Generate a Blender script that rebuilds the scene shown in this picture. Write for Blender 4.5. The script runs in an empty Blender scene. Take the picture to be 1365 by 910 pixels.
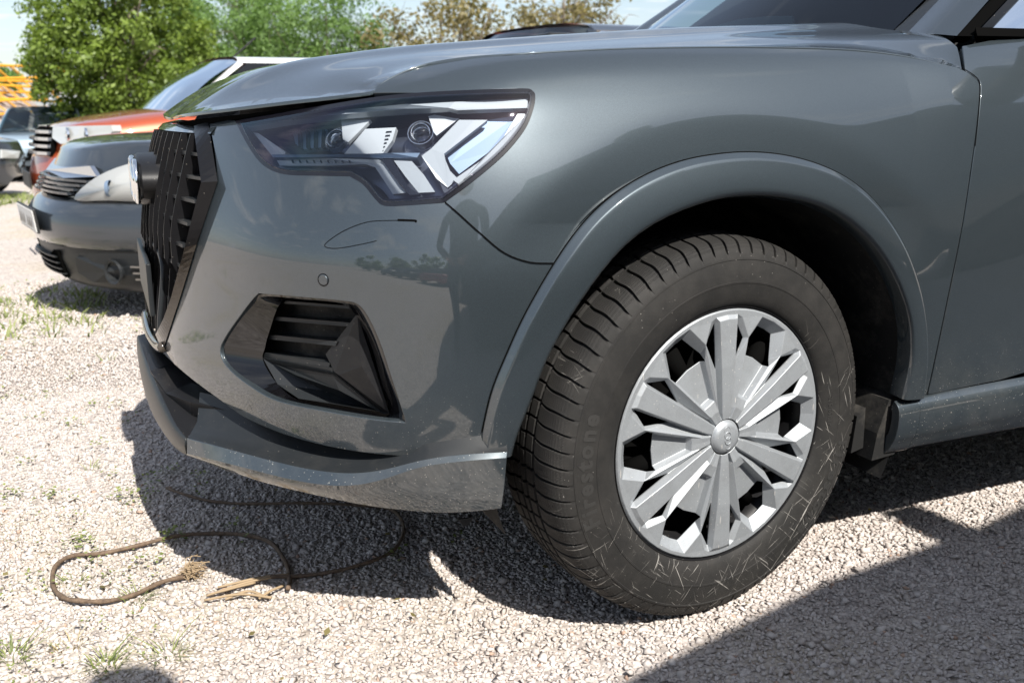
import bpy, bmesh, math, random
import numpy as np
from mathutils import Vector, Matrix
from mathutils.geometry import delaunay_2d_cdt
random.seed(7); rng = np.random.default_rng(7)
scn = bpy.context.scene
COL = scn.collection
R = math.radians

# ---------------------------------------------------------------- camera
CX, CY, CZ, YAW, PITCH, FPX = -0.9563, -1.2821, 0.907, 0.4083, -0.2404, 1252.3
cam_d = bpy.data.cameras.new('camera'); cam = bpy.data.objects.new('camera', cam_d); COL.objects.link(cam)
cam.location = (CX, CY, CZ); cam.rotation_euler = (math.pi/2 + PITCH, 0, -YAW)
cam_d.sensor_width = 36; cam_d.lens = 36*FPX/1365; cam_d.clip_start = .02; cam_d.clip_end = 3000
cam_d.dof.use_dof = True; cam_d.dof.focus_distance = 1.75; cam_d.dof.aperture_fstop = 6.3
scn.camera = cam

# ---------------------------------------------------------------- light
SUN_DIR = Vector((.09, -.88, 1.0)).normalized()      # towards the sun
SUN_EL = math.asin(SUN_DIR.z); SUN_ROT = math.atan2(SUN_DIR.x, SUN_DIR.y)
w = bpy.data.worlds.new('World'); scn.world = w; w.use_nodes = True
nt = w.node_tree; nt.nodes.clear()
def wn(t, **k):
    n = nt.nodes.new(t)
    for a, b in k.items(): setattr(n, a, b)
    return n
out = wn('ShaderNodeOutputWorld'); bg = wn('ShaderNodeBackground'); sky = wn('ShaderNodeTexSky')
sky.sky_type = 'NISHITA'; sky.sun_disc = False; sky.sun_elevation = SUN_EL; sky.sun_rotation = SUN_ROT
sky.air_density = 1.0; sky.dust_density = 1.2; sky.ozone_density = 1.0; sky.altitude = 100
bg.inputs[1].default_value = .085
tc = wn('ShaderNodeTexCoord'); sep = wn('ShaderNodeSeparateXYZ'); nt.links.new(tc.outputs['Generated'], sep.inputs[0])
# clouds: direction projected on a flat layer
zc = wn('ShaderNodeMath', operation='MAXIMUM'); zc.inputs[1].default_value = .04; nt.links.new(sep.outputs[2], zc.inputs[0])
dx = wn('ShaderNodeMath', operation='DIVIDE'); dy = wn('ShaderNodeMath', operation='DIVIDE')
nt.links.new(sep.outputs[0], dx.inputs[0]); nt.links.new(zc.outputs[0], dx.inputs[1])
nt.links.new(sep.outputs[1], dy.inputs[0]); nt.links.new(zc.outputs[0], dy.inputs[1])
cmb = wn('ShaderNodeCombineXYZ'); nt.links.new(dx.outputs[0], cmb.inputs[0]); nt.links.new(dy.outputs[0], cmb.inputs[1])
n1 = wn('ShaderNodeTexNoise'); n1.inputs['Scale'].default_value = 1.1; n1.inputs['Detail'].default_value = 8; n1.inputs['Roughness'].default_value = .62; n1.inputs['Distortion'].default_value = .5
nt.links.new(cmb.outputs[0], n1.inputs['Vector'])
rp = wn('ShaderNodeValToRGB'); rp.color_ramp.elements[0].position = .53; rp.color_ramp.elements[1].position = .70
nt.links.new(n1.outputs['Fac'], rp.inputs[0])
cm = wn('ShaderNodeMix', data_type='RGBA'); cm.inputs[7].default_value = (7.2, 7.5, 7.9, 1)
# haze whitens the sky towards the horizon, all round
hz = wn('ShaderNodeMapRange'); hz.inputs[1].default_value = 0; hz.inputs[2].default_value = .22; hz.inputs[3].default_value = .42; hz.inputs[4].default_value = .0
nt.links.new(sep.outputs[2], hz.inputs[0])
rp.color_ramp.elements[0].color = (.2, .2, .2, 1)      # thin veil of cirrus everywhere
mx = wn('ShaderNodeMath', operation='MAXIMUM'); nt.links.new(rp.outputs[0], mx.inputs[0]); nt.links.new(hz.outputs[0], mx.inputs[1])
nt.links.new(mx.outputs[0], cm.inputs[0]); nt.links.new(sky.outputs[0], cm.inputs[6]); nt.links.new(cm.outputs[2], bg.inputs[0])
nt.links.new(bg.outputs[0], out.inputs[0])
sl = bpy.data.lights.new('sun', 'SUN'); so = bpy.data.objects.new('sun', sl); COL.objects.link(so)
sl.energy = 5.0; sl.angle = R(.53); sl.color = (1, .955, .88)
so.rotation_euler = SUN_DIR.to_track_quat('Z', 'Y').to_euler()
scn.view_settings.view_transform = 'Standard'; scn.view_settings.look = 'None'
scn.view_settings.exposure = .84; scn.view_settings.gamma = 1
scn.cycles.max_bounces = 10; scn.cycles.transparent_max_bounces = 16; scn.cycles.use_denoising = True
scn.cycles.caustics_reflective = False; scn.cycles.caustics_refractive = False

# ---------------------------------------------------------------- helpers
def tag(o, label=None, cat=None, group=None, kind=None):
    if label: o['label'] = label
    if cat: o['category'] = cat
    if group: o['group'] = group
    if kind: o['kind'] = kind
    return o
def empty(name, loc=(0, 0, 0), rz=0):
    o = bpy.data.objects.new(name, None); COL.objects.link(o); o.location = loc; o.rotation_euler = (0, 0, rz)
    o.empty_display_size = .1
    return o
def link(name, me, mat=None, parent=None, smooth=True):
    o = bpy.data.objects.new(name, me); COL.objects.link(o)
    if mat is not None:
        for m in (mat if isinstance(mat, (list, tuple)) else [mat]): me.materials.append(m)
    if parent is not None: o.parent = parent
    if smooth and len(me.polygons): me.polygons.foreach_set('use_smooth', [True]*len(me.polygons))
    return o
def mesh(name, v, f, mat=None, parent=None, smooth=False):
    me = bpy.data.meshes.new(name); me.from_pydata([tuple(p) for p in v], [], [tuple(int(i) for i in q) for q in f]); me.update()
    return link(name, me, mat, parent, smooth)
def np_mesh(name, V, F):
    """V (n,3), F (m,k) arrays with constant k -> mesh data, fast"""
    me = bpy.data.meshes.new(name); n, (m, k) = len(V), F.shape
    me.vertices.add(n); me.vertices.foreach_set('co', np.ascontiguousarray(V, dtype=np.float32).ravel())
    me.loops.add(m*k); me.loops.foreach_set('vertex_index', np.ascontiguousarray(F, dtype=np.int32).ravel())
    me.polygons.add(m); me.polygons.foreach_set('loop_start', np.arange(0, m*k, k, dtype=np.int32))
    me.polygons.foreach_set('loop_total', np.full(m, k, dtype=np.int32)); me.update(calc_edges=True)
    return me
class MB:
    """collects simple shapes into one mesh"""
    def __init__(s): s.v = []; s.f = []
    def add(s, v, f):
        b = len(s.v); s.v += [tuple(p) for p in v]; s.f += [tuple(b+i for i in q) for q in f]
    def box(s, c, d, M=None, bev=0):
        bm = bmesh.new(); bmesh.ops.create_cube(bm, size=1)
        for v in bm.verts: v.co = Vector((v.co.x*d[0], v.co.y*d[1], v.co.z*d[2]))
        if bev: bmesh.ops.bevel(bm, geom=bm.edges[:], offset=bev, segments=2, affect='EDGES', profile=.6)
        T = Matrix.Translation(Vector(c)) @ (M.to_4x4() if M is not None else Matrix.Identity(4))
        bm.verts.ensure_lookup_table(); s.add([T @ v.co for v in bm.verts], [[v.index for v in f.verts] for f in bm.faces]); bm.free()
    def tube(s, pts, r, n=10, closed=False, cap=True):
        pts = [Vector(p) for p in pts]; N = len(pts); rs = r if hasattr(r, '__len__') else [r]*N; vs = []; up = None
        for i, p in enumerate(pts):
            a = pts[(i-1) % N] if closed or i > 0 else p; b = pts[(i+1) % N] if closed or i < N-1 else p
            t = (b-a).normalized()
            if up is None: up = t.orthogonal().normalized()
            up = (up - t*up.dot(t)); up = up.normalized() if up.length > 1e-6 else t.orthogonal().normalized()
            q = t.cross(up)
            for k in range(n):
                an = 2*math.pi*k/n; vs.append(p + (up*math.cos(an) + q*math.sin(an))*rs[i])
        fs = []
        for i in range(N if closed else N-1):
            j = (i+1) % N
            for k in range(n): fs.append((i*n+k, i*n+(k+1) % n, j*n+(k+1) % n, j*n+k))
        if cap and not closed: fs.append(tuple(range(n))[::-1]); fs.append(tuple((N-1)*n+k for k in range(n)))
        s.add(vs, fs)
    def lathe(s, prof, n=48, M=None):
        """prof: (r, h) pairs round +Z"""
        vs = []; fs = []; m = len(prof)
        for k in range(n):
            a = 2*math.pi*k/n
            for (r, h) in prof: vs.append(Vector((r*math.cos(a), r*math.sin(a), h)))
        if M is not None: vs = [M @ v for v in vs]
        for k in range(n):
            for i in range(m-1): fs.append((k*m+i, ((k+1) % n)*m+i, ((k+1) % n)*m+i+1, k*m+i+1))
        s.add(vs, fs)
    def prism(s, poly, h0, h1, fn=None):
        """2D polygon between two heights; fn maps (x, y, h) to 3D"""
        fn = fn or (lambda x, y, h: (x, y, h)); n = len(poly)
        s.add([fn(x, y, h0) for x, y in poly] + [fn(x, y, h1) for x, y in poly],
              [tuple(range(n))[::-1], tuple(range(n, 2*n))] + [(i, (i+1) % n, n+(i+1) % n, n+i) for i in range(n)])
    def build(s, name, mat=None, parent=None, smooth=False, angle=None):
        me = bpy.data.meshes.new(name); me.from_pydata(s.v, [], s.f); me.update()
        o = link(name, me, mat, parent, smooth)
        if angle: me.set_sharp_from_angle(angle=R(angle))
        return o

def catmull(P, n=8, closed=False):
    P = [np.array(p, float) for p in P]; N = len(P); o = []
    for i in range(N if closed else N-1):
        if closed: a, b, c, d = P[(i-1) % N], P[i], P[(i+1) % N], P[(i+2) % N]
        else: b, c = P[i], P[i+1]; a = P[i-1] if i else 2*b-c; d = P[i+2] if i+2 < N else 2*c-b
        for k in range(n):
            t = k/n; o.append(.5*((2*b) + (c-a)*t + (2*a-5*b+4*c-d)*t*t + (-a+3*b-3*c+d)*t**3))
    if not closed: o.append(P[-1])
    return o

# photo pixel <-> ray, used to lay outlines on real surfaces at their own depth
_F = np.array([math.sin(YAW)*math.cos(PITCH), math.cos(YAW)*math.cos(PITCH), math.sin(PITCH)])
_Rt = np.array([math.cos(YAW), -math.sin(YAW), 0.]); _U = np.cross(_Rt, _F); _C = np.array([CX, CY, CZ])
def ray(px, py): return _F + _Rt*(px-682.5)/FPX - _U*(py-455)/FPX
def at(px, py, **k):
    d = ray(px, py); ax = 'xyz'.index(list(k)[0]); v = list(k.values())[0]
    return _C + d*(v-_C[ax])/d[ax]
def proj(P):
    d = np.asarray(P, float)-_C; z = d @ _F
    return np.stack([682.5+FPX*(d @ _Rt)/z, 455-FPX*(d @ _U)/z], -1)

def bs_basis(u, n):
    """clamped uniform cubic b-spline weights, n control points, u in [0,1]; returns (len(u), n)"""
    p = 3; kn = np.concatenate([np.zeros(p), np.linspace(0, 1, n-p+1), np.ones(p)])
    u = np.clip(np.asarray(u, float), 0, 1-1e-9); B = ((kn[None, :-1] <= u[:, None]) & (u[:, None] < kn[None, 1:])).astype(float)
    for d in range(1, p+1):
        nb = np.zeros((len(u), B.shape[1]-1))
        for i in range(nb.shape[1]):
            a = kn[i+d]-kn[i]; b = kn[i+d+1]-kn[i+1]
            if a > 0: nb[:, i] += (u-kn[i])/a*B[:, i]
            if b > 0: nb[:, i] += (kn[i+d+1]-u)/b*B[:, i+1]
        B = nb
    return B
class Surf:
    """tensor b-spline surface; P[u][v] control points; normal = dP/du x dP/dv * sign"""
    def __init__(s, P, sign=1, us=4., vs=1.):
        s.P = np.array(P, float); s.sign = sign; s.us = us; s.vs = vs
        g = np.linspace(0, 1, 160); h = np.linspace(0, 1, 120)
        s.gu, s.gv = np.meshgrid(g, h, indexing='ij'); s.G = s.ev(s.gu.ravel(), s.gv.ravel())
        s.gp = proj(s.G)
    def ev(s, u, v):
        u = np.atleast_1d(u); v = np.atleast_1d(v)
        return np.einsum('ni,nj,ijk->nk', bs_basis(u, s.P.shape[0]), bs_basis(v, s.P.shape[1]), s.P)
    def nrm(s, u, v):
        e = 1e-4; u = np.clip(np.atleast_1d(u), e, 1-2*e); v = np.clip(np.atleast_1d(v), e, 1-2*e)
        n = np.cross(s.ev(u+e, v)-s.ev(u-e, v), s.ev(u, v+e)-s.ev(u, v-e))*s.sign
        return n/np.maximum(np.linalg.norm(n, axis=1)[:, None], 1e-12)
    def pt(s, u, v, off=0.):
        p = s.ev(u, v)
        return p + s.nrm(u, v)*np.asarray(off).reshape(-1, 1) if np.any(off) else p
    def solve(s, T, fn, guess):
        """newton: fn(points)->2D equals T"""
        uv = guess.astype(float); e = 1e-4
        for _ in range(14):
            f = fn(uv[:, 0], uv[:, 1]); r = T-f
            a = (fn(uv[:, 0]+e, uv[:, 1])-f)/e; b = (fn(uv[:, 0], uv[:, 1]+e)-f)/e
            det = a[:, 0]*b[:, 1]-a[:, 1]*b[:, 0]; det = np.where(np.abs(det) < 1e-9, 1e-9, det)
            du = (r[:, 0]*b[:, 1]-r[:, 1]*b[:, 0])/det; dv = (a[:, 0]*r[:, 1]-a[:, 1]*r[:, 0])/det
            st = np.maximum(1, np.maximum(np.abs(du), np.abs(dv))/.05)
            uv[:, 0] = np.clip(uv[:, 0]+du/st, 0, 1-2e-4); uv[:, 1] = np.clip(uv[:, 1]+dv/st, 0, 1-2e-4)
        return uv
    def px(s, pts, off=0.):
        T = np.array(pts, float); g = []
        for t in T:
            d = np.hypot(*(s.gp-t).T); dep = (s.G-_C) @ _F
            k = np.argmin(d + .0*dep); near = d < d[k]+6; k = np.where(near)[0][np.argmin(dep[near]+.02*d[near])]
            g.append((s.gu.ravel()[k], s.gv.ravel()[k]))
        return s.solve(T, lambda u, v: proj(s.pt(np.clip(u, 0, 1-1e-4), np.clip(v, 0, 1-1e-4), off)), np.array(g))
    def xz(s, pts):
        T = np.array(pts, float); G = s.G[:, [0, 2]]; g = []
        for t in T:
            k = np.argmin(np.hypot(*(G-t).T)); g.append((s.gu.ravel()[k], s.gv.ravel()[k]))
        return s.solve(T, lambda u, v: s.ev(np.clip(u, 0, 1-1e-4), np.clip(v, 0, 1-1e-4))[:, [0, 2]], np.array(g))

def resample(P, step, closed=True):
    P = np.array(P); Q = []
    N = len(P); e = N if closed else N-1
    for i in range(e):
        a, b = P[i], P[(i+1) % N]; L = np.linalg.norm(b-a); k = max(1, int(round(L/step)))
        for j in range(k): Q.append(a+(b-a)*j/k)
    if not closed: Q.append(P[-1])
    return np.array(Q)
def inside(pts, poly):
    x, y = pts[:, 0], pts[:, 1]; r = np.zeros(len(pts), bool); n = len(poly)
    for i in range(n):
        x1, y1 = poly[i]; x2, y2 = poly[(i+1) % n]
        if y1 == y2: continue
        c = ((y1 > y) != (y2 > y)) & (x < (x2-x1)*(y-y1)/(y2-y1)+x1); r ^= c
    return r
def cdt(loops, h, dist=.45):
    """loops[0] outer, others holes (2D arrays). returns verts, tris, loop index lists"""
    L0 = loops[0]; lo = L0.min(0); hi = L0.max(0)
    gx = np.arange(lo[0], hi[0], h); gy = np.arange(lo[1], hi[1], h*.866); pts = []
    for j, y in enumerate(gy): pts.append(np.stack([gx+(h/2 if j % 2 else 0), np.full(len(gx), y)], 1))
    pts = np.concatenate(pts) if len(pts) else np.zeros((0, 2)); m = inside(pts, L0)
    for L in loops[1:]: m &= ~inside(pts, L)
    pts = pts[m]
    allb = np.concatenate([resample(L, h*.5) for L in loops])
    if len(pts):
        keep = np.ones(len(pts), bool)
        for i in range(0, len(pts), 2000):
            d = np.min((pts[i:i+2000, None, 0]-allb[None, :, 0])**2+(pts[i:i+2000, None, 1]-allb[None, :, 1])**2, axis=1); keep[i:i+2000] = d > (dist*h)**2
        pts = pts[keep]
    B = np.concatenate(loops); V = np.concatenate([B, pts]); E = []; o = 0; idx = []
    for L in loops:
        n = len(L); E += [(o+i, o+(i+1) % n) for i in range(n)]; idx.append(list(range(o, o+n))); o += n
    r = delaunay_2d_cdt([Vector(p) for p in V.tolist()], E, [], 0, 1e-7)
    V2 = np.array([tuple(p) for p in r[0]]); F = np.array([f for f in r[2]]); cen = V2[F].mean(1); m = inside(cen, L0)
    for L in loops[1:]: m &= ~inside(cen, L)
    F = F[m]; a = V2[F]; ar = (a[:, 1, 0]-a[:, 0, 0])*(a[:, 2, 1]-a[:, 0, 1])-(a[:, 1, 1]-a[:, 0, 1])*(a[:, 2, 0]-a[:, 0, 0])
    F[ar < 0] = F[ar < 0][:, ::-1]; mp = {}
    for i, o_ in enumerate(r[3]):
        for k in o_: mp[k] = i
    idx = [[mp.get(k, k) for k in I] for I in idx]
    return V2, F, idx
def panel(name, S, loops, mat, parent=None, off=0., h=.02, edge=.006, depth=.012, lip=.0014, offfn=None, backside=False):
    """a body panel cut from surface S; loops are uv outlines. rolled edge and turned-in flange give real shut lines"""
    sc = np.array([S.us, S.vs]); LL = []
    for L in loops:
        L = np.array(L)*sc; L = resample(L, edge*1.2)
        k = [0]
        for i in range(1, len(L)):
            if np.linalg.norm(L[i]-L[k[-1]]) > edge*.25: k.append(i)
        LL.append(L[k])
    V, F, idx = cdt(LL, h); UV = V/sc
    o_ = np.full(len(UV), off) if offfn is None else offfn(UV[:, 0], UV[:, 1])+off
    P = S.pt(UV[:, 0], UV[:, 1]) ; N = S.nrm(UV[:, 0], UV[:, 1])
    if offfn is not None:
        e = 2e-4; f = lambda u, v: S.pt(u, v)+S.nrm(u, v)*(offfn(u, v)+off)[:, None]
        uu = np.clip(UV[:, 0], 3*e, 1-3*e); vv = np.clip(UV[:, 1], 3*e, 1-3*e)
        n = np.cross(f(uu+e, vv)-f(uu-e, vv), f(uu, vv+e)-f(uu, vv-e))*S.sign; N2 = n/np.maximum(np.linalg.norm(n, axis=1)[:, None], 1e-12)
        P = P+N*o_[:, None]; N0 = N; N = N2
    else: P = P+N*off
    tri = P[F]; fn_ = np.cross(tri[:, 1]-tri[:, 0], tri[:, 2]-tri[:, 0]); flip = (np.sum(fn_*N[F[:, 0]], 1) < 0)
    if flip.mean() > .5: F = F[:, ::-1]
    verts = P.tolist(); nor = N.tolist(); faces = [tuple(f) for f in F.tolist()]
    for I in idx:
        I = [i for j, i in enumerate(I) if i != I[j-1]]; n = len(I); A = P[I]; NA = N[I]
        T = np.roll(A, -1, 0)-np.roll(A, 1, 0); T /= np.maximum(np.linalg.norm(T, axis=1)[:, None], 1e-9)
        O = np.cross(T, NA); c = A+O*.002
        # outward = away from panel: test with uv
        t2 = np.roll(V[I], -1, 0)-np.roll(V[I], 1, 0); o2 = np.stack([t2[:, 1], -t2[:, 0]], 1); o2 /= np.maximum(np.linalg.norm(o2, axis=1)[:, None], 1e-9)
        test = inside(V[I]+o2*edge*.3, LL[0])
        for L in LL[1:]: test &= ~inside(V[I]+o2*edge*.3, L)
        du = (o2/sc)*.002; uvo = np.clip(UV[I]+du, 0, 1-1e-4); dd = S.pt(uvo[:, 0], uvo[:, 1])-S.pt(UV[I][:, 0], UV[I][:, 1])
        sg = np.sign(np.sum((dd*O).sum(1))) * (-1 if test.mean() > .5 else 1)
        O = O*sg; b = len(verts)
        r1 = A+O*lip*.7-NA*lip*.35; r2 = A+O*lip-NA*lip*1.1; r3 = A+O*lip*.9-NA*depth
        for rr, nn in ((r1, NA*.7+O*.7), (r2, NA*.15+O), (r3, O)):
            verts += rr.tolist(); nn = nn/np.linalg.norm(nn, axis=1)[:, None]; nor += nn.tolist()
        rings = [I, list(range(b, b+n)), list(range(b+n, b+2*n)), list(range(b+2*n, b+3*n))]
        for q in range(3):
            a_, b_ = rings[q], rings[q+1]
            for j in range(n):
                k = (j+1) % n; fc = (a_[j], a_[k], b_[k], b_[j])
                faces.append(fc)
        # orient
        j = 0; f = faces[-3*n]; p = [np.array(verts[i]) for i in f]; fnn = np.cross(p[1]-p[0], p[2]-p[0])
        if np.dot(fnn, np.array(nor[f[2]])) < 0:
            faces[-3*n:] = [t[::-1] for t in faces[-3*n:]]
    me = bpy.data.meshes.new(name); me.from_pydata(verts, [], faces); me.update()
    o = link(name, me, mat, parent, True)
    me.normals_split_custom_set_from_vertices([tuple(x) for x in nor])
    return o
def ring_px(S, pts, closed=True, n=6, smooth=True, off=0.):
    """photo outline -> uv loop on S; tuples with a third item are corners"""
    P = []
    if smooth:
        # split at corners
        N = len(pts); cs = [i for i, p in enumerate(pts) if len(p) > 2]
        if not cs: P = [tuple(q) for q in catmull([p[:2] for p in pts], n, closed=closed)]
        elif closed:
            for a, i in enumerate(cs):
                j = cs[(a+1) % len(cs)]; seg = [pts[k % N][:2] for k in range(i, (j if j > i else j+N)+1)]
                P += [tuple(q) for q in catmull(seg, n)][:-1]
        else:
            ks = [0]+[c for c in cs if 0 < c < N-1]+[N-1]
            for a in range(len(ks)-1): P += [tuple(q) for q in catmull([p[:2] for p in pts[ks[a]:ks[a+1]+1]], n)][:-1]
            P.append(tuple(pts[-1][:2]))
    else: P = [p[:2] for p in pts]
    return S.px(P, off)
# ---------------------------------------------------------------- materials
M = {}
def pm(name, col, rough=.5, metal=0., coat=0., spec=.5, **k):
    m = bpy.data.materials.new(name); m.use_nodes = True; b = m.node_tree.nodes['Principled BSDF']
    b.inputs['Base Color'].default_value = (*col, 1); b.inputs['Roughness'].default_value = rough; b.inputs['Metallic'].default_value = metal
    b.inputs['Coat Weight'].default_value = coat; b.inputs['Coat Roughness'].default_value = .03; b.inputs['Specular IOR Level'].default_value = spec
    for a, v in k.items(): b.inputs[a.replace('_', ' ')].default_value = v
    M[name] = m; return m
def nodes(m): return m.node_tree, m.node_tree.nodes['Principled BSDF']
def noise(nt, scale, detail=4, rough=.5, vec=None, dist=0):
    n = nt.nodes.new('ShaderNodeTexNoise'); n.inputs['Scale'].default_value = scale; n.inputs['Detail'].default_value = detail
    n.inputs['Roughness'].default_value = rough; n.inputs['Distortion'].default_value = dist
    if vec is not None: nt.links.new(vec, n.inputs['Vector'])
    else:
        t = nt.nodes.new('ShaderNodeTexCoord'); nt.links.new(t.outputs['Object'], n.inputs['Vector'])
    return n.outputs['Fac']
def ramp(nt, fac, stops):
    r = nt.nodes.new('ShaderNodeValToRGB'); e = r.color_ramp.elements
    while len(e) < len(stops): e.new(.5)
    for x, (p, c) in zip(e, stops): x.position = p; x.color = (*c, 1) if hasattr(c, '__len__') else (c, c, c, 1)
    nt.links.new(fac, r.inputs[0]); return r.outputs[0]
def mix(nt, fac, a, b, mode='MIX'):
    n = nt.nodes.new('ShaderNodeMix'); n.data_type = 'RGBA'; n.blend_type = mode
    for i, x in ((0, fac), (6, a), (7, b)):
        if hasattr(x, 'links'): nt.links.new(x, n.inputs[i])
        else: n.inputs[i].default_value = x if i == 0 else (*x, 1)
    return n.outputs[2]
def math_(nt, op, a, b=0., clamp=False):
    n = nt.nodes.new('ShaderNodeMath'); n.operation = op; n.use_clamp = clamp
    for i, x in ((0, a), (1, b)):
        if hasattr(x, 'links'): nt.links.new(x, n.inputs[i])
        else: n.inputs[i].default_value = x
    return n.outputs[0]
def bump(nt, b, h, strength=.3, dist=.002, slot='Normal'):
    n = nt.nodes.new('ShaderNodeBump'); n.inputs['Strength'].default_value = strength; n.inputs['Distance'].default_value = dist
    nt.links.new(h, n.inputs['Height']); nt.links.new(n.outputs[0], b.inputs[slot]); return n
def coords(nt, sc=(1, 1, 1)):
    t = nt.nodes.new('ShaderNodeTexCoord'); m = nt.nodes.new('ShaderNodeMapping'); m.inputs['Scale'].default_value = sc
    nt.links.new(t.outputs['Object'], m.inputs[0]); return m.outputs[0]
def specks(nt, scale, thr, vec=None):
    """sparse pale dots: 1 inside a dot"""
    v = nt.nodes.new('ShaderNodeTexVoronoi'); v.inputs['Scale'].default_value = scale; v.inputs['Randomness'].default_value = 1
    nt.links.new(vec if vec is not None else coords(nt), v.inputs['Vector'])
    d = math_(nt, 'LESS_THAN', v.outputs['Distance'], thr)
    s = nt.nodes.new('ShaderNodeSeparateColor'); nt.links.new(v.outputs['Color'], s.inputs[0])
    return math_(nt, 'MULTIPLY', d, math_(nt, 'GREATER_THAN', s.outputs[0], .72))

def paint(name, col, flake=.35, dirt=True, coat=1., metal=.55, rough=.42):
    m = pm(name, col, rough, metal, coat); nt, b = nodes(m)
    f = noise(nt, 1400, 2, .6); tint = ramp(nt, f, [(.35, tuple(c*.82 for c in col)), (.7, tuple(min(1, c*1.25) for c in col))])
    if dirt:
        tx = nt.nodes.new('ShaderNodeTexCoord'); sp = nt.nodes.new('ShaderNodeSeparateXYZ'); nt.links.new(tx.outputs['Object'], sp.inputs[0])
        low = ramp(nt, sp.outputs[2], [(.28, 1.), (.5, .02)])
        s1 = math_(nt, 'MULTIPLY', specks(nt, 95, .1), low); s2 = math_(nt, 'MULTIPLY', specks(nt, 240, .16), low)
        d = math_(nt, 'MAXIMUM', s1, s2)
        film = math_(nt, 'MULTIPLY', ramp(nt, noise(nt, 7, 6, .7), [(.45, 0.), (.75, .16)]), low)
        c = mix(nt, math_(nt, 'ADD', math_(nt, 'MULTIPLY', d, .75), film, True), tint, (.42, .40, .36))
        nt.links.new(c, b.inputs['Base Color'])
        nt.links.new(math_(nt, 'ADD', math_(nt, 'MULTIPLY', math_(nt, 'MAXIMUM', d, film), .5), .035), b.inputs['Coat Roughness'])
        nt.links.new(math_(nt, 'SUBTRACT', metal, math_(nt, 'MULTIPLY', d, metal)), b.inputs['Metallic'])
    else: nt.links.new(tint, b.inputs['Base Color'])
    return m
paint('car_paint', (.040, .0515, .060), metal=.50, rough=.42); M['car_paint'].node_tree.nodes['Principled BSDF'].inputs['Specular IOR Level'].default_value = .12; M['car_paint'].node_tree.nodes['Principled BSDF'].inputs['Coat IOR'].default_value = 1.75
def plastic(name, col, rough, grain=0., dust=.25):
    m = pm(name, col, rough, spec=.28); nt, b = nodes(m)
    d = ramp(nt, noise(nt, 9, 6, .75), [(.5, 0.), (.85, dust*.5)]); s = math_(nt, 'MULTIPLY', specks(nt, 130, .10), .5)
    nt.links.new(mix(nt, math_(nt, 'MAXIMUM', d, s), col, (.30, .27, .23)), b.inputs['Base Color'])
    if grain: bump(nt, b, noise(nt, 900, 2), grain, .0006)
    return m
plastic('black_plastic', (.009, .009, .010), .42, .25, .12)
plastic('satin_black', (.005, .005, .006), .34, 0, .03)
plastic('dark_plastic', (.015, .017, .019), .38, .15, .1)
plastic('liner', (.012, .012, .012), .85, .3, .5)
m = pm('gloss_black', (.004, .004, .005), .08, coat=.2); nt, b = nodes(m)
g = noise(nt, 60, 5, .7); nt.links.new(ramp(nt, g, [(.5, .05), (.8, .22)]), b.inputs['Roughness'])
m = pm('smoked_trim', (.055, .045, .036), .16, coat=.3)
pm('chrome', (.86, .87, .88), .07, 1.)
pm('satin_chrome', (.70, .71, .73), .22, 1.)
pm('gap_black', (.004, .004, .004), .95, spec=.0)
m = pm('lamp_housing', (.006, .006, .009), .2, coat=.2)
pm('lamp_white', (.52, .54, .56), .3, coat=.3)
m = pm('lamp_light_bar', (.46, .49, .52), .22, coat=.5, Transmission_Weight=.15)
pm('lamp_reflector', (.16, .22, .31), .45, .3, .3)
pm('lamp_inner', (.11, .12, .15), .28, .8)
pm('lamp_lens_glass', (.95, .96, 1), .02, Transmission_Weight=1., IOR=1.45)
# thin clear cover: mostly transparent with mirror-like reflection and a faint iridescent coat
m = bpy.data.materials.new('clear_cover'); m.use_nodes = True; nt = m.node_tree; nt.nodes.clear(); M['clear_cover'] = m
o_ = nt.nodes.new('ShaderNodeOutputMaterial'); tr = nt.nodes.new('ShaderNodeBsdfTransparent'); gl = nt.nodes.new('ShaderNodeBsdfGlossy'); mxs = nt.nodes.new('ShaderNodeMixShader'); fr = nt.nodes.new('ShaderNodeFresnel')
fr.inputs[0].default_value = 1.55; gl.inputs['Roughness'].default_value = .015; tr.inputs[0].default_value = (.90, .93, .96, 1)
lw = nt.nodes.new('ShaderNodeLayerWeight'); lw.inputs[0].default_value = .35
nt.links.new(ramp(nt, math_(nt, 'FRACT', math_(nt, 'ADD', math_(nt, 'MULTIPLY', lw.outputs[1], 3.2), noise(nt, 3, 2))), [(0, (.85, .93, 1)), (.25, (.65, .92, 1)), (.5, (.85, .78, 1)), (.75, (1, .92, .95)), (1, (.85, .93, 1))]), gl.inputs[0])
nt.links.new(math_(nt, 'MULTIPLY', fr.outputs[0], 1.2, True), mxs.inputs[0]); nt.links.new(tr.outputs[0], mxs.inputs[1]); nt.links.new(gl.outputs[0], mxs.inputs[2]); nt.links.new(mxs.outputs[0], o_.inputs[0])
def glass(name, tint, refl=1.3):
    m = bpy.data.materials.new(name); m.use_nodes = True; nt = m.node_tree; nt.nodes.clear(); M[name] = m
    o_ = nt.nodes.new('ShaderNodeOutputMaterial'); tr = nt.nodes.new('ShaderNodeBsdfTransparent'); gl = nt.nodes.new('ShaderNodeBsdfGlossy'); mxs = nt.nodes.new('ShaderNodeMixShader'); fr = nt.nodes.new('ShaderNodeFresnel')
    fr.inputs[0].default_value = 1.52; gl.inputs['Roughness'].default_value = .01; tr.inputs[0].default_value = (*tint, 1); gl.inputs[0].default_value = (.9, .95, 1, 1)
    nt.links.new(math_(nt, 'MULTIPLY', fr.outputs[0], refl, True), mxs.inputs[0]); nt.links.new(tr.outputs[0], mxs.inputs[1]); nt.links.new(gl.outputs[0], mxs.inputs[2]); nt.links.new(mxs.outputs[0], o_.inputs[0])
glass('window_glass', (.10, .13, .15), .8)
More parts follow.
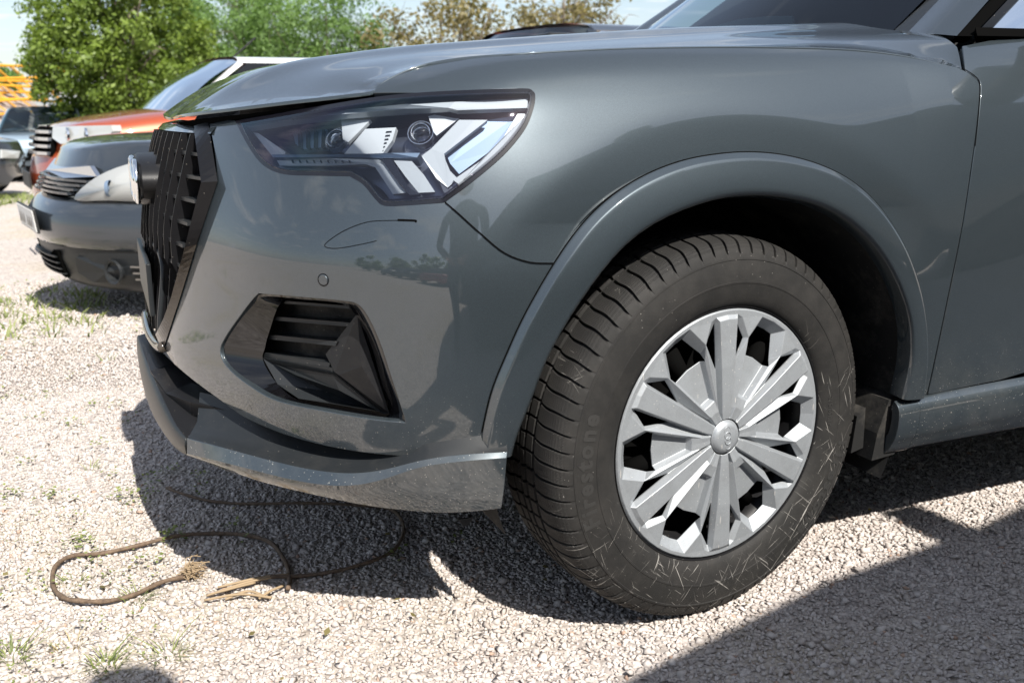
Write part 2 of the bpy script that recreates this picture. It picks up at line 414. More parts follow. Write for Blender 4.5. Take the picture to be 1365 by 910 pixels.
glass('windscreen_glass', (.30, .40, .44), 1.15); glass('pale_screen', (.5, .6, .62), 3.2)
# wheel cover: silver with grime and pale scratches
m = pm('wheel_silver', (.36, .38, .40), .5, .5, .08); nt, b = nodes(m)
v = coords(nt, (1, 1, 1)); g = ramp(nt, noise(nt, 22, 7, .75), [(.48, 0.), (.8, .3)])
sv = coords(nt, (60, 60, 9)); s = specks(nt, 1.6, .11, sv)
s2 = specks(nt, 150, .14)
c = mix(nt, g, ramp(nt, noise(nt, 900, 2), [(.3, (.29, .31, .33)), (.7, (.37, .39, .41))]), (.16, .155, .15))
c = mix(nt, math_(nt, 'MULTIPLY', math_(nt, 'MAXIMUM', s, s2), .8), c, (.62, .60, .57)); nt.links.new(c, b.inputs['Base Color'])
# tyre rubber with dry mud dust, pale scuffs
m = pm('tyre_rubber', (.028, .027, .026), .7, spec=.25); nt, b = nodes(m)
tx = nt.nodes.new('ShaderNodeTexCoord')
d = ramp(nt, noise(nt, 14, 8, .72), [(.40, 0.), (.80, .5)])
base = mix(nt, d, (.016, .0155, .015), (.052, .048, .044))
def streaks(nt, rot, scale, thr):
    mp = nt.nodes.new('ShaderNodeMapping'); mp.vector_type = 'TEXTURE'; mp.inputs['Rotation'].default_value = rot; mp.inputs['Scale'].default_value = tuple(1/q for q in scale)
    nt.links.new(tx.outputs['Object'], mp.inputs[0]); f = noise(nt, 1, 3, .55, mp.outputs[0], .25)
    return ramp(nt, f, [(thr, 0.), (thr+.03, 1.)])
s = math_(nt, 'MAXIMUM', streaks(nt, (0, R(35), 0), (300, 20, 7), .66), streaks(nt, (0, R(-20), 0), (360, 20, 9), .67))
s = math_(nt, 'MAXIMUM', s, streaks(nt, (0, R(60), 0), (330, 20, 8), .67))
spz = nt.nodes.new('ShaderNodeSeparateXYZ'); nt.links.new(tx.outputs['Object'], spz.inputs[0])
s = math_(nt, 'MAXIMUM', s, math_(nt, 'MULTIPLY', streaks(nt, (0, R(-50), 0), (420, 20, 14), .66), ramp(nt, spz.outputs[2], [(.0, 1.), (.02, 0.)])))
s = math_(nt, 'MULTIPLY', s, ramp(nt, math_(nt, 'SUBTRACT', noise(nt, 5, 3), math_(nt, 'MULTIPLY', spz.outputs[2], .5)), [(.46, .0), (.60, 1.)]))
s = math_(nt, 'MAXIMUM', s, math_(nt, 'MULTIPLY', math_(nt, 'MULTIPLY', specks(nt, 170, .13), ramp(nt, noise(nt, 11, 4), [(.5, 0.), (.62, 1.)])), .8))
nt.links.new(mix(nt, math_(nt, 'MULTIPLY', s, .6), base, (.42, .40, .37)), b.inputs['Base Color'])
bump(nt, b, noise(nt, 260, 5, .7), .35, .001)
m = pm('tyre_mark', (.027, .026, .025), .7, spec=.3)
pm('brake_metal', (.25, .23, .21), .5, .8)
pm('white_paint', (.80, .80, .79), .3, 0, .8)
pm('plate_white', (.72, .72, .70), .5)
pm('plate_black', (.02, .02, .02), .5)
pm('interior', (.012, .012, .013), .8)
# ground
def ground_mat(name, stones):
    m = pm(name, (.45, .42, .40), .95, spec=.2); nt, b = nodes(m)
    vo = nt.nodes.new('ShaderNodeTexVoronoi'); vo.inputs['Scale'].default_value = 62; nt.links.new(coords(nt, (1, 1, .2)), vo.inputs['Vector'])
    sc = nt.nodes.new('ShaderNodeSeparateColor'); nt.links.new(vo.outputs['Color'], sc.inputs[0])
    c = ramp(nt, sc.outputs[0], [(0, (.38, .335, .305)), (.5, (.52, .465, .43)), (1, (.60, .55, .51))])
    edge = ramp(nt, vo.outputs['Distance'], [(.3, 1.), (.66, .72)])
    c = mix(nt, 1., c, edge, 'MULTIPLY') if not stones else mix(nt, .5, c, (.26, .22, .19))
    big = ramp(nt, noise(nt, .9, 6, .65), [(.50, 0.), (.72, 1.)])
    c = mix(nt, math_(nt, 'MULTIPLY', big, .6), c, (.38, .32, .20))
    fine = ramp(nt, noise(nt, 6, 5, .7), [(.60, 0.), (.72, .6)]); c = mix(nt, math_(nt, 'MULTIPLY', fine, big), c, (.13, .17, .05))
    nt.links.new(c, b.inputs['Base Color']); bump(nt, b, vo.outputs['Distance'], .8, -.008)
    return m
ground_mat('gravel_far', False); ground_mat('gravel_bed', True)
m = pm('stone', (.5, .47, .45), .9, spec=.25); nt, b = nodes(m)
a = nt.nodes.new('ShaderNodeAttribute'); a.attribute_name = 'tint'
c = ramp(nt, a.outputs['Fac'], [(0, (.32, .28, .255)), (.15, (.44, .39, .36)), (.6, (.525, .475, .44)), (.93, (.60, .55, .515)), (1, (.40, .27, .20))])
c = mix(nt, ramp(nt, noise(nt, 2.2, 6, .7), [(.45, 0.), (.7, .4)]), c, (.40, .345, .29))
nt.links.new(mix(nt, ramp(nt, noise(nt, 300, 4), [(.4, 0.), (.8, .35)]), c, (.25, .23, .22)), b.inputs['Base Color'])
def leaf_mat(name, c0, c1, tr=.35):
    m = pm(name, c0, .5, spec=.35); nt, b = nodes(m); a = nt.nodes.new('ShaderNodeAttribute'); a.attribute_name = 'tint'
    col = ramp(nt, a.outputs['Fac'], [(0, c0), (1, c1)]); nt.links.new(col, b.inputs['Base Color'])
    t = nt.nodes.new('ShaderNodeBsdfTranslucent'); nt.links.new(mix(nt, 1., col, (1.5, 1.6, .8), 'MULTIPLY'), t.inputs[0]); x = nt.nodes.new('ShaderNodeMixShader'); x.inputs[0].default_value = tr
    o = nt.nodes['Material Output']; nt.links.new(b.outputs[0], x.inputs[1]); nt.links.new(t.outputs[0], x.inputs[2]); nt.links.new(x.outputs[0], o.inputs[0]); return m
leaf_mat('maple_leaf', (.075, .12, .02), (.20, .27, .05)); leaf_mat('willow_leaf', (.08, .15, .035), (.19, .29, .10))
leaf_mat('brown_leaf', (.11, .095, .04), (.25, .21, .10)); leaf_mat('weed_leaf', (.13, .17, .05), (.28, .31, .12))
leaf_mat('dry_grass', (.32, .26, .14), (.48, .41, .26), .15)
m = pm('bark', (.14, .11, .085), .9); nt, b = nodes(m); nt.links.new(ramp(nt, noise(nt, 18, 6, .7, coords(nt, (3, 3, .6))), [(.3, (.07, .055, .045)), (.7, (.20, .165, .13))]), b.inputs['Base Color'])
pm('yellow_steel', (.62, .30, .015), .45); pm('rubble', (.30, .25, .22), .9)
paint('orange_paint', (.36, .065, .02), dirt=False, metal=.3); paint('anthracite_paint', (.03, .037, .046), dirt=False, metal=.3, rough=.3); paint('white_car_paint', (.78, .78, .76), dirt=False, metal=0., rough=.3)
paint('blue_paint', (.30, .38, .45), dirt=False, metal=.4); paint('red_paint', (.30, .02, .02), dirt=False, metal=.2); paint('black_paint', (.02, .022, .026), dirt=False, metal=.2)
m = pm('hose', (.15, .105, .07), .75); nt, b = nodes(m); bump(nt, b, noise(nt, 420, 4, .7), .8, .002); nt.links.new(ramp(nt, noise(nt, 90, 5, .7), [(.3, (.06, .038, .024)), (.7, (.19, .13, .085))]), b.inputs['Base Color'])
pm('straw', (.30, .22, .135), .8)
m = pm('headlight_haze', (.46, .47, .46), .25, coat=.8, Transmission_Weight=.25)
# ================================================================ the grey SUV
car = empty('parked_suv', (0, 0, 0))
tag(car, 'close grey SUV filling the frame, black grille, silver wheel cover and bright headlight', 'car')
PT = M['car_paint']
# front and side skin: columns run from the nose centre round the corner and back along the flank
def colm(pts): return pts
C_ = [
 # nose centre .. each: 10 rows bottom->top (x,y,z)
 [(-.880,1.16,.43),(-.882,1.16,.46),(-.884,1.16,.50),(-.872,1.16,.62),(-.862,1.16,.68),(-.842,1.16,.79),(-.822,1.16,.86),(-.806,1.16,.89),(-.77,1.16,.915),(-.71,1.16,.95)],
 [(-.890,.93,.43),(-.892,.93,.46),(-.894,.93,.50),(-.882,.93,.62),(-.872,.93,.68),(-.852,.93,.79),(-.832,.93,.86),(-.815,.93,.89),(-.78,.93,.915),(-.72,.93,.95)],
 [(-.876,.72,.43),(-.880,.71,.46),(-.880,.70,.50),(-.866,.70,.62),(-.855,.70,.68),(-.832,.70,.79),(-.812,.70,.86),(-.798,.71,.888),(-.765,.73,.912),(-.71,.76,.945)],
 [(-.858,.56,.42),(-.860,.55,.45),(-.858,.54,.50),(-.846,.52,.62),(-.834,.52,.68),(-.802,.53,.79),(-.785,.54,.86),(-.775,.56,.89),(-.742,.60,.912),(-.69,.65,.945)],
 [(-.808,.42,.400),(-.810,.405,.44),(-.808,.39,.50),(-.795,.37,.62),(-.785,.372,.68),(-.758,.39,.79),(-.744,.41,.86),(-.733,.44,.893),(-.70,.48,.922),(-.65,.54,.95)],
 [(-.742,.275,.385),(-.748,.26,.43),(-.748,.245,.50),(-.738,.23,.62),(-.730,.235,.68),(-.702,.258,.79),(-.688,.29,.865),(-.672,.33,.905),(-.64,.39,.935),(-.59,.47,.965)],
 [(-.668,.175,.375),(-.672,.16,.42),(-.670,.145,.50),(-.662,.135,.62),(-.655,.138,.68),(-.640,.168,.79),(-.632,.205,.87),(-.612,.255,.925),(-.582,.32,.955),(-.535,.41,.98)],
 [(-.575,.10,.370),(-.577,.085,.42),(-.575,.075,.50),(-.570,.065,.62),(-.566,.068,.68),(-.560,.095,.785),(-.555,.135,.87),(-.545,.185,.938),(-.520,.255,.972),(-.485,.35,.997)],
 [(-.48,.055,.370),(-.48,.042,.42),(-.48,.035,.50),(-.478,.032,.62),(-.476,.035,.68),(-.472,.058,.785),(-.468,.092,.87),(-.46,.130,.945),(-.440,.20,.985),(-.415,.30,1.008)],
 [(-.38,.03,.36),(-.38,.016,.42),(-.38,.012,.50),(-.38,.010,.62),(-.38,.012,.68),(-.378,.032,.785),(-.375,.062,.87),(-.37,.092,.950),(-.355,.155,.996),(-.335,.26,1.020)],
 [(-.25,.02,.32),(-.25,.005,.40),(-.25,-.004,.50),(-.25,-.008,.62),(-.25,-.005,.68),(-.25,.014,.785),(-.25,.040,.87),(-.25,.064,.952),(-.245,.122,1.004),(-.235,.24,1.032)],
 [(-.05,.02,.28),(-.05,.0,.38),(-.05,-.010,.50),(-.05,-.016,.62),(-.05,-.013,.69),(-.05,.002,.79),(-.05,.024,.875),(-.05,.046,.956),(-.05,.105,1.012),(-.05,.22,1.043)],
 [(.15,.02,.26),(.15,.0,.37),(.15,-.012,.50),(.15,-.018,.62),(.15,-.016,.70),(.15,-.004,.79),(.15,.015,.877),(.15,.036,.960),(.15,.098,1.019),(.15,.21,1.052)],
 [(.35,.02,.25),(.35,.002,.36),(.35,-.008,.50),(.35,-.016,.62),(.35,-.014,.70),(.35,-.004,.79),(.35,.010,.877),(.35,.027,.962),(.35,.090,1.024),(.35,.20,1.060)],
 [(.52,.02,.25),(.52,.004,.36),(.52,-.004,.50),(.52,-.012,.62),(.52,-.013,.70),(.52,-.008,.79),(.52,.000,.872),(.52,.014,.955),(.52,.072,1.028),(.52,.17,1.068)],
 [(.80,.02,.25),(.80,.008,.36),(.80,.004,.50),(.80,-.006,.62),(.80,-.014,.70),(.80,-.016,.79),(.80,-.012,.868),(.80,.000,.940),(.80,.045,1.025),(.80,.11,1.075)],
 [(1.3,.02,.25),(1.3,.008,.36),(1.3,.006,.50),(1.3,-.004,.62),(1.3,-.014,.70),(1.3,-.018,.79),(1.3,-.016,.868),(1.3,-.004,.940),(1.3,.040,1.03),(1.3,.10,1.08)],
 [(2.0,.02,.25),(2.0,.008,.36),(2.0,.006,.50),(2.0,-.004,.62),(2.0,-.014,.70),(2.0,-.018,.79),(2.0,-.016,.868),(2.0,-.004,.940),(2.0,.040,1.04),(2.0,.10,1.09)],
 [(2.6,.02,.25),(2.6,.008,.36),(2.6,.006,.50),(2.6,-.004,.62),(2.6,-.014,.70),(2.6,-.018,.79),(2.6,-.016,.868),(2.6,-.004,.940),(2.6,.040,1.05),(2.6,.10,1.10)],
]
for q_ in range(1, 8):                       # the lower face of the bumper tucks in under the crease
    k_ = [0, .6, 1, 1, 1, 1, .8, .4][q_]; c_ = C_[q_]
    for r__, dd in ((2, .006), (3, .017), (4, -.002)):
        x, y, z = c_[r__]; d_ = np.array([-.25-x, .75-y]); d_ = d_/np.linalg.norm(d_)*dd*k_; c_[r__] = (x+d_[0], y+d_[1], z+(.012 if r__ == 3 else 0))
for q_ in range(10, 19):                      # the wing above the arch leans in towards the shoulder
    k_ = 1. if C_[q_][5][0] < .4 else (.6 if C_[q_][5][0] < .6 else .35); c_ = C_[q_]
    for r__, dd in ((5, .001), (6, .010), (7, .022), (8, .012)): c_[r__] = (c_[r__][0], c_[r__][1]+dd*k_, c_[r__][2])
SB = Surf(C_, 1, 4.2, .95)
if np.dot(SB.nrm(.7, .4)[0], (0, -1, 0)) < 0: SB.sign = -1
gap = .0035/4
# --- outlines in photo pixels; a third item marks a corner
ARCH_OUT = [(640,603),(643,575),(656,520),(676,470),(700,418),(738,352),(775,300),(815,262),(860,234),(910,215),(960,206),(1005,204),(1050,209),(1095,222),(1135,243),(1170,275),(1200,320),(1220,370),(1231,425),(1234,475),(1230,527)]
ARCH_IN = [(1199,530),(1209,480),(1208,430),(1192,378),(1165,332),(1130,297),(1090,275),(1045,264),(1000,261),(955,266),(905,282),(862,304),(825,334),(790,376),(757,425),(728,478),(708,530),(690,575),(682,603)]
HL = [(313,161,1),(400,146),(497,130),(560,123.5),(640,119.5),(698,118),(709,120,1),(713.5,127),(711,146),(700,172),(672,206),(630,242),(592,270,1),(540,274),(512,274),(500,265),(484,246),(466,235,1),(420,234),(378,232),(352,221),(333,198)]
BUMP = [(285,159,1),(313,161,1),(333,198),(352,221),(378,232),(420,234),(466,235,1),(484,246),(500,265),(512,274),(540,274),(592,271,1),(610,285),(640,312),(672,338),(705,350),(738,352,1)]
BUMP += ARCH_OUT[:5][::-1][:-1]
BUMP += [(640,603,1),(580,607),(520,606),(470,600),(420,590),(370,575),(330,558),(290,530),(260,508),(236,488),(217,470,1),(228,435),(240,400),(262,325),(290,243,1),(287,205),(279,162,1)]
FOG = [(293,468),(299,450),(318,422),(341,393),(352,391),(400,395),(455,400),(477,405),(492,423),(508,458),(525,510),(540,556,1),(541,564,1),(500,560),(440,550),(370,535),(330,513),(302,489)]
def cl(pts): return pts
uv_b = ring_px(SB, [p if not (i == 0) else p for i, p in enumerate(BUMP)])
uv_f = ring_px(SB, FOG)
bumper = panel('front_bumper', SB, [uv_b, uv_f], PT, car, h=.016)
CUT = [(497,121),(508,111),(525,101),(548,91),(575,83),(620,76),(690,71),(760,67),(830,64),(900,62.5),(1000,62),(1100,64),(1160,68),(1215,76),(1281,92)]
FEND = [(714,128,1),(711,146),(700,172),(672,206),(630,242),(594,269,1),(610,283),(640,310),(672,336),(705,348.5),(740,350,1)]
FEND += [(775,298),(815,260),(860,232),(910,213),(960,204),(1005,202),(1050,207),(1095,220),(1137,241),(1172,273),(1202,318),(1223,368),(1233,425),(1236,475),(1232,526,1),(1235,525,1),(1243,490),(1262,400),(1282,300),(1297,200),(1303,150),(1305,112),(1297,102),(1282,93,1)]
FEND += [(p[0], p[1]+1.5) for p in CUT[::-1][1:-1]] + [(498,123,1),(560,121.5),(640,117.5),(695,116.5)]
CREASE = [(520,117),(560,108),(585,101),(612,93),(650,86),(700,80),(760,76),(830,73.5),(900,72.5),(1000,73),(1100,76),(1180,80),(1240,86),(1282,93)]
cru = ring_px(SB, CREASE, closed=False, n=4); cru = cru[np.argsort(cru[:, 0])]
def crease(u, v):
    t = (v-np.interp(u, cru[:, 0], cru[:, 1]))*.62; e = .0022; w_ = np.clip((u-cru[0, 0])/.03, 0, 1)*np.clip((cru[-1, 0]-.012-u)/.03, 0, 1)
    return -w_*.17*(np.sqrt(t*t+e*e)-e)*np.exp(-np.abs(t)/.055)
def blister(u, v):
    p = SB.ev(u, v); r = np.hypot(p[:, 0]-.012, p[:, 2]-.36); t = (.545-r)/.010
    return crease(u, v)-.19*.010*np.logaddexp(0, np.clip(t, -30, 30))*np.clip((p[:, 2]-.60)/.14, 0, 1)**1.5
fender = panel('fender', SB, [ring_px(SB, FEND)], PT, car, h=.009, offfn=blister)
AT = [(p[0], p[1]+1.0) for p in ARCH_OUT[:1]]
trim_loop = [(640,603,1)]+ARCH_OUT[1:-1]+[(1230,527,1)]+[(1199,530,1)]+ARCH_IN[1:-1]+[(682,603,1)]
arch_uv = ring_px(SB, trim_loop)
Pa = SB.ev(arch_uv[:, 0], arch_uv[:, 1])
def even(px_, n):
    P = np.array(catmull([p[:2] for p in px_], 8)); L = np.concatenate([[0], np.cumsum(np.linalg.norm(np.diff(P, axis=0), axis=1))]); t = np.linspace(0, L[-1], n); return np.stack([np.interp(t, L, P[:, 0]), np.interp(t, L, P[:, 1])], 1)
NA = 220; uO = SB.px([tuple(p) for p in even(ARCH_OUT, NA)]); uI = SB.px([tuple(p) for p in even([(682,603)]+ARCH_IN[::-1][1:-1]+[(1199,530)] if ARCH_IN[0][0] > 1000 else ARCH_IN, NA)])
V = []; rowsA = [(0,-.02),(0,.0035),(.012,.0052),(.035,.0062),(.155,.0128),(.175,.0137),(.20,.0141),(.26,.0143),(.36,.0145),(.48,.0147),(.60,.0147),(.72,.0144),(.83,.0138),(.90,.0130),(.925,.0122),(.985,.0070),(1.0,.0050),(1.0,-.025)]
for f, o_ in rowsA:
    uv_ = uO*(1-f)+uI*f; V.append(SB.pt(uv_[:, 0], uv_[:, 1], o_))
nr = len(rowsA); V = np.concatenate(V); F = [(a*NA+k, a*NA+k+1, (a+1)*NA+k+1, (a+1)*NA+k) for a in range(nr-1) for k in range(NA-1)]
F += [tuple(a*NA for a in range(nr)), tuple(a*NA+NA-1 for a in range(nr))[::-1]]
arch = mesh('wheel_arch_trim', V, F, PT, car, True); arch.data.set_sharp_from_angle(angle=R(50))
# door and skirt
DOOR = SB.xz([(.535,.958),(.541,.93)]) if False else None
door_px = [(1238,525,1),(1246,490),(1265,400),(1285,300),(1300,200),(1306,150),(1308,113),(1301,104),(1288,96,1),(1286,80),(1284,62,1)]
ud = list(ring_px(SB, door_px, closed=False))
top = SB.xz([(.75, 1.055), (1.1, 1.058), (1.62, 1.066)]); bot = SB.xz([(1.60, .44), (1.2, .42), (.9, .40), (.68, .378)])
door = panel('front_door', SB, [np.array(ud+list(top)+list(bot))], PT, car, h=.022)
r2 = SB.xz([(1.63,1.066),(2.2,1.075),(2.5,1.08),(2.5,.62),(2.3,.5),(2.15,.44),(1.61,.44)])
rdoor = panel('rear_door', SB, [r2], PT, car, h=.03)
# helpers on the skin -------------------------------------------------
def on(S, px, py, off=0.):
    uv = S.px([(px, py)], off); return S.pt(uv[:, 0], uv[:, 1], off)[0]
def ons(S, pts, off=0.):
    uv = S.px([p[:2] for p in pts], off); return S.pt(uv[:, 0], uv[:, 1], off)
def loft(name, loops, mat, parent, closed=True, smooth=True, angle=None, flip=False):
    """strip of quads through equally long 3D loops"""
    n = len(loops[0]); V = [tuple(p) for L in loops for p in L]; F = []
    for a in range(len(loops)-1):
        for j in range(n if closed else n-1):
            k = (j+1) % n; q = (a*n+j, a*n+k, (a+1)*n+k, (a+1)*n+j); F.append(q[::-1] if flip else q)
    o = mesh(name, V, F, mat, parent, smooth)
    if angle: o.data.set_sharp_from_angle(angle=R(angle))
    return o
def extr(name, S, poly, o0, o1, mat, parent, smooth=False, curve=0):
    """outline standing between two depths under surface S: front face at o0, back at o1"""
    if curve: poly = [tuple(p) for p in catmull([q[:2] for q in poly], curve, True)]
    A = ons(S, poly, o0); uv = S.px([p[:2] for p in poly], o0); N = S.nrm(uv[:, 0], uv[:, 1]); B = A+N*(o1-o0); n = len(A)
    nn = N.mean(0); ctr = A.mean(0); ar = sum(np.cross(A[i]-ctr, A[(i+1) % n]-ctr) for i in range(n)); f = np.dot(ar, nn) > 0
    F = [tuple(range(n)) if f else tuple(range(n))[::-1], tuple(range(n, 2*n))[::-1] if f else tuple(range(n, 2*n))]
    for i in range(n):
        q = (i, n+i, n+(i+1) % n, (i+1) % n); F.append(q if f else q[::-1])
    return mesh(name, list(A)+list(B), F, mat, parent, smooth)
def facets(name, S, vs, fs, mat, parent, back=None):
    V = [on(S, x, y, o) for x, y, o in vs]; o = mesh(name, V, fs, mat, parent)
    return o
BP, SBK, DP, GBK = M['black_plastic'], M['satin_black'], M['dark_plastic'], M['gloss_black']

# ---- fog lamp bay
f_out = [(293,468),(299,450),(318,422),(341,393),(400,395),(455,400),(477,405),(492,423),(508,458),(525,510),(541,563),(500,560),(440,550),(370,535),(330,513),(302,489)]
f_in  = [(350,476),(353,464),(358,445),(376,401),(410,401),(448,404),(466,410),(479,428),(493,460),(507,508),(519,552),(490,549),(450,543),(398,533),(372,514),(356,492)]
lo = np.array(f_out, float); cen = lo.mean(0)
L0 = ons(SB, [tuple(p) for p in catmull([tuple(cen+(q-cen)*.992) for q in lo], 4, True)], -.004)
L1 = ons(SB, [tuple(p) for p in catmull([tuple(cen+(q-cen)*.955) for q in lo], 4, True)], -.007)
L2 = ons(SB, [tuple(p) for p in catmull([tuple(q) for q in f_in], 4, True)], -.034)
L3 = ons(SB, [tuple(p) for p in catmull([tuple(q) for q in f_in], 4, True)], -.075)
bay = loft('fog_lamp_surround', [L0, L1, L2, L3], M['gloss_black'], car, angle=25)
uvb = SB.px([tuple(p) for p in catmull(f_out, 3, True)]); panel('bay_back', SB, [uvb], M['liner'], bay, off=-.074, h=.03, depth=.002)
for a, b, th in (((380,401),(470,408),3.5), ((368,422),(466,430),5), ((360,446),(450,455),6), ((353,470),(440,484),8)):
    o = extr('slat', SB, [a, b, (b[0]-3, b[1]+th), (a[0]-2, a[1]+th)], -.042, -.072, DP, bay)
extr('lower_blade', SB, [(350,477),(440,490),(478,492),(519,550),(512,552),(452,520),(395,500)], -.040, -.050, DP, bay)
facets('air_fin', SB, [(476,418,-.036),(434,472,-.050),(446,496,-.036),(482,488,-.028),(519,550,-.030),(484,420,-.060),(510,548,-.036),(452,500,-.034)],
       [(0,1,2,3),(0,3,4,5),(2,7,3),(7,6,4,3),(1,7,2)], BP, bay)
facets('lower_scoop', SB, [(351,478,-.036),(446,497,-.036),(510,549,-.036),(398,531,-.034),(370,512,-.035),(430,520,-.07),(480,541,-.07)],
       [(0,1,5),(1,2,6,5),(0,5,4),(4,5,6,3),(3,6,2)], DP, bay)
seam_px = ARCH_OUT
# parking sensor and tow-cover seam, small seams pressed in the skin
def seam(name, S, pts, w, parent, mat, off=.0004, n=6, closed=False):
    P = np.array(catmull(pts, n, closed)); uv = S.px([tuple(p) for p in P]); A = S.ev(uv[:, 0], uv[:, 1]); N = S.nrm(uv[:, 0], uv[:, 1])
    T = np.gradient(A, axis=0) if not closed else np.roll(A, -1, 0)-np.roll(A, 1, 0)
    O = np.cross(T, N); O /= np.linalg.norm(O, axis=1)[:, None]
    return loft(name, [(A+O*w*.5+N*off), (A-O*w*.5+N*off)] if not closed else [A+O*w*.5+N*off, A-O*w*.5+N*off], mat, parent, closed=closed)
seam('arch_gap', SB, [(p[0], p[1]) for p in ARCH_OUT[1:]], .0042, fender, M['gap_black'], off=.0022)
seam('washer_cover_seam', SB, [(552,294),(520,294),(490,296),(460,307),(437,322),(434,329),(450,331),(480,326),(502,321)], .0011, bumper, M['gap_black'])
seam('bumper_gap', SB, [(593.5,270),(610,284),(640,311),(672,337),(705,349.3),(737,351)], .0022, bumper, M['gap_black'], off=.0016)
seam('washer_cover_notch', SB, [(530,293.4),(553,294.2),(553,296)], .0034, bumper, M['gap_black'])
c = SB.px([(431,373)]); cp = SB.ev(c[:, 0], c[:, 1])[0]; cn = SB.nrm(c[:, 0], c[:, 1])[0]
Q = Vector(cn).to_track_quat('Z', 'Y').to_matrix().to_4x4(); Q.translation = Vector(cp)
b_ = MB(); b_.lathe([(.0001, .0016), (.0076, .0014), (.0086, .0004), (.0086, -.002)], 32, Q); b_.build('parking_sensor', PT, car, True, 40)
b_ = MB(); b_.lathe([(.0088, .0006), (.0100, .0006)], 32, Q); b_.build('sensor_gap', M['gap_black'], bumper)

# ---- front lip
def col(px_y): return [tuple(at(a, b, y=y)) for a, b, y in px_y]
# columns: top edge, crease, lower edge, turned under
LC = [
 [(677,602,.012),(676,610,.008),(672,660,.018),(668,682,.030)],
 [(645,603,.022),(642,612,.016),(638,665,.030),(634,687,.045)],
 [(600,606,.040),(598,616,.032),(590,668,.050),(586,689,.070)],
 [(558,613,.058),(556,622,.052),(548,665,.075),(542,685,.098)],
 [(520,624,.082),(518,637,.075),(505,665,.100),(500,679,.125)],
 [(478,631,.110),(476,648,.100),(466,661,.125),(460,671,.150)],
 [(430,628,.150),(428,647,.140),(424,654,.155),(420,661,.180)],
 [(375,617,.205),(372,636,.195),(368,642,.205),(365,649,.235)],
 [(310,599,.290),(308,618,.280),(306,625,.290),(304,630,.320)],
 [(247,582,.410),(247,604,.402),(247,606,.412),(248,607,.445)],
]
def crease_rows(c_):
    P = [at(a, b, y=y) for a, b, y in c_]; m = lambda a, b, t: a+(b-a)*t
    return [tuple(q) for q in (P[0], m(P[0], P[1], .5), m(P[0], P[1], .9), P[1], P[1], m(P[1], P[2], .1), m(P[1], P[2], .55), P[2], P[3])]
SL = Surf([crease_rows(c_) for c_ in LC], 1, .8, .12)
if np.dot(SL.nrm(.3, .5)[0], (-.3, -1, 0)) < 0: SL.sign = -1
box01 = lambda a, b, c_, d, n=14: np.concatenate([np.stack([np.linspace(a, b, n)[:-1], np.full(n-1, c_)], 1), np.stack([np.full(n-1, b), np.linspace(c_, d, n)[:-1]], 1), np.stack([np.linspace(b, a, n)[:-1], np.full(n-1, d)], 1), np.stack([np.full(n-1, a), np.linspace(d, c_, n)[:-1]], 1)])
lipp = panel('painted_lip', SL, [box01(.002, .998, .01, .985)], PT, car, h=.01, depth=.012)
# black shelf between lip and bumper, and the black middle splitter
g = np.linspace(.0, .998, 40); T0 = SL.ev(g, g*0+.012)+SL.nrm(g, g*0+.05)*-.001
inn = np.array([(.10, 1., .0)]*40); inn[:, 0] = np.linspace(.02, .40, 40); inn = inn/np.linalg.norm(inn, axis=1)[:, None]
wd = np.interp(g, [0, .25, .45, 1], [.004, .012, .045, .06])[:, None]
loft('lip_shelf', [T0, T0+inn*wd*.3+np.array([0, 0, .004]), T0+inn*wd+np.array([0, 0, .012]), T0+inn*(wd+.03)+np.array([0, 0, .06])], DP, car, closed=False)
U0 = SL.ev(g, g*0+.985); loft('lip_underside', [U0, U0+inn*.05+np.array([0, 0, .004]), U0+inn*.16+np.array([0, 0, .03])], BP, car, closed=False)
SC = [
 [(247,583,.410),(246,592,.400),(247,604,.404),(249,607,.46)],
 [(238,572,.45),(232,580,.435),(236,598,.440),(240,602,.50)],
 [(224,545,.53),(214,556,.515),(222,588,.520),(230,594,.58)],
 [(210,515,.62),(200,528,.600),(208,566,.605),(216,574,.66)],
 [(197,485,.74),(189,500,.71),(194,534,.715),(200,548,.77)],
 [(188,462,.86),(183,474,.83),(187,505,.835),(192,520,.88)],
 [(183,445,.99),(180,452,.96),(183,480,.965),(187,496,1.0)],
]
SS = Surf([[tuple(at(a, b, y=y)) for a, b, y in c_] for c_ in SC], 1, .6, .12)
if np.dot(SS.nrm(.3, .5)[0], (-1, -.5, 0)) < 0: SS.sign = -1
panel('centre_splitter', SS, [box01(.004, .99, .01, .985)], DP, car, h=.012, depth=.02)
g2 = np.linspace(.004, .99, 24); T1 = SS.ev(g2, g2*0+.012)
loft('splitter_shelf', [T1, T1+np.array([.05, .03, .004]), T1+np.array([.12, .06, .05])], BP, car, closed=False)
# inner air blade seen in the slot over the splitter
B0 = np.array([at(a, b, y=y) for a, b, y in [(196,487,.80),(202,510,.70),(222,540,.60),(255,553,.50),(300,563,.42)]])
B1 = B0+np.array([.0, -.012, .028]); loft('air_blade', [B0, B1, B1+np.array([.05, .02, .01])], BP, car, closed=False, smooth=False)

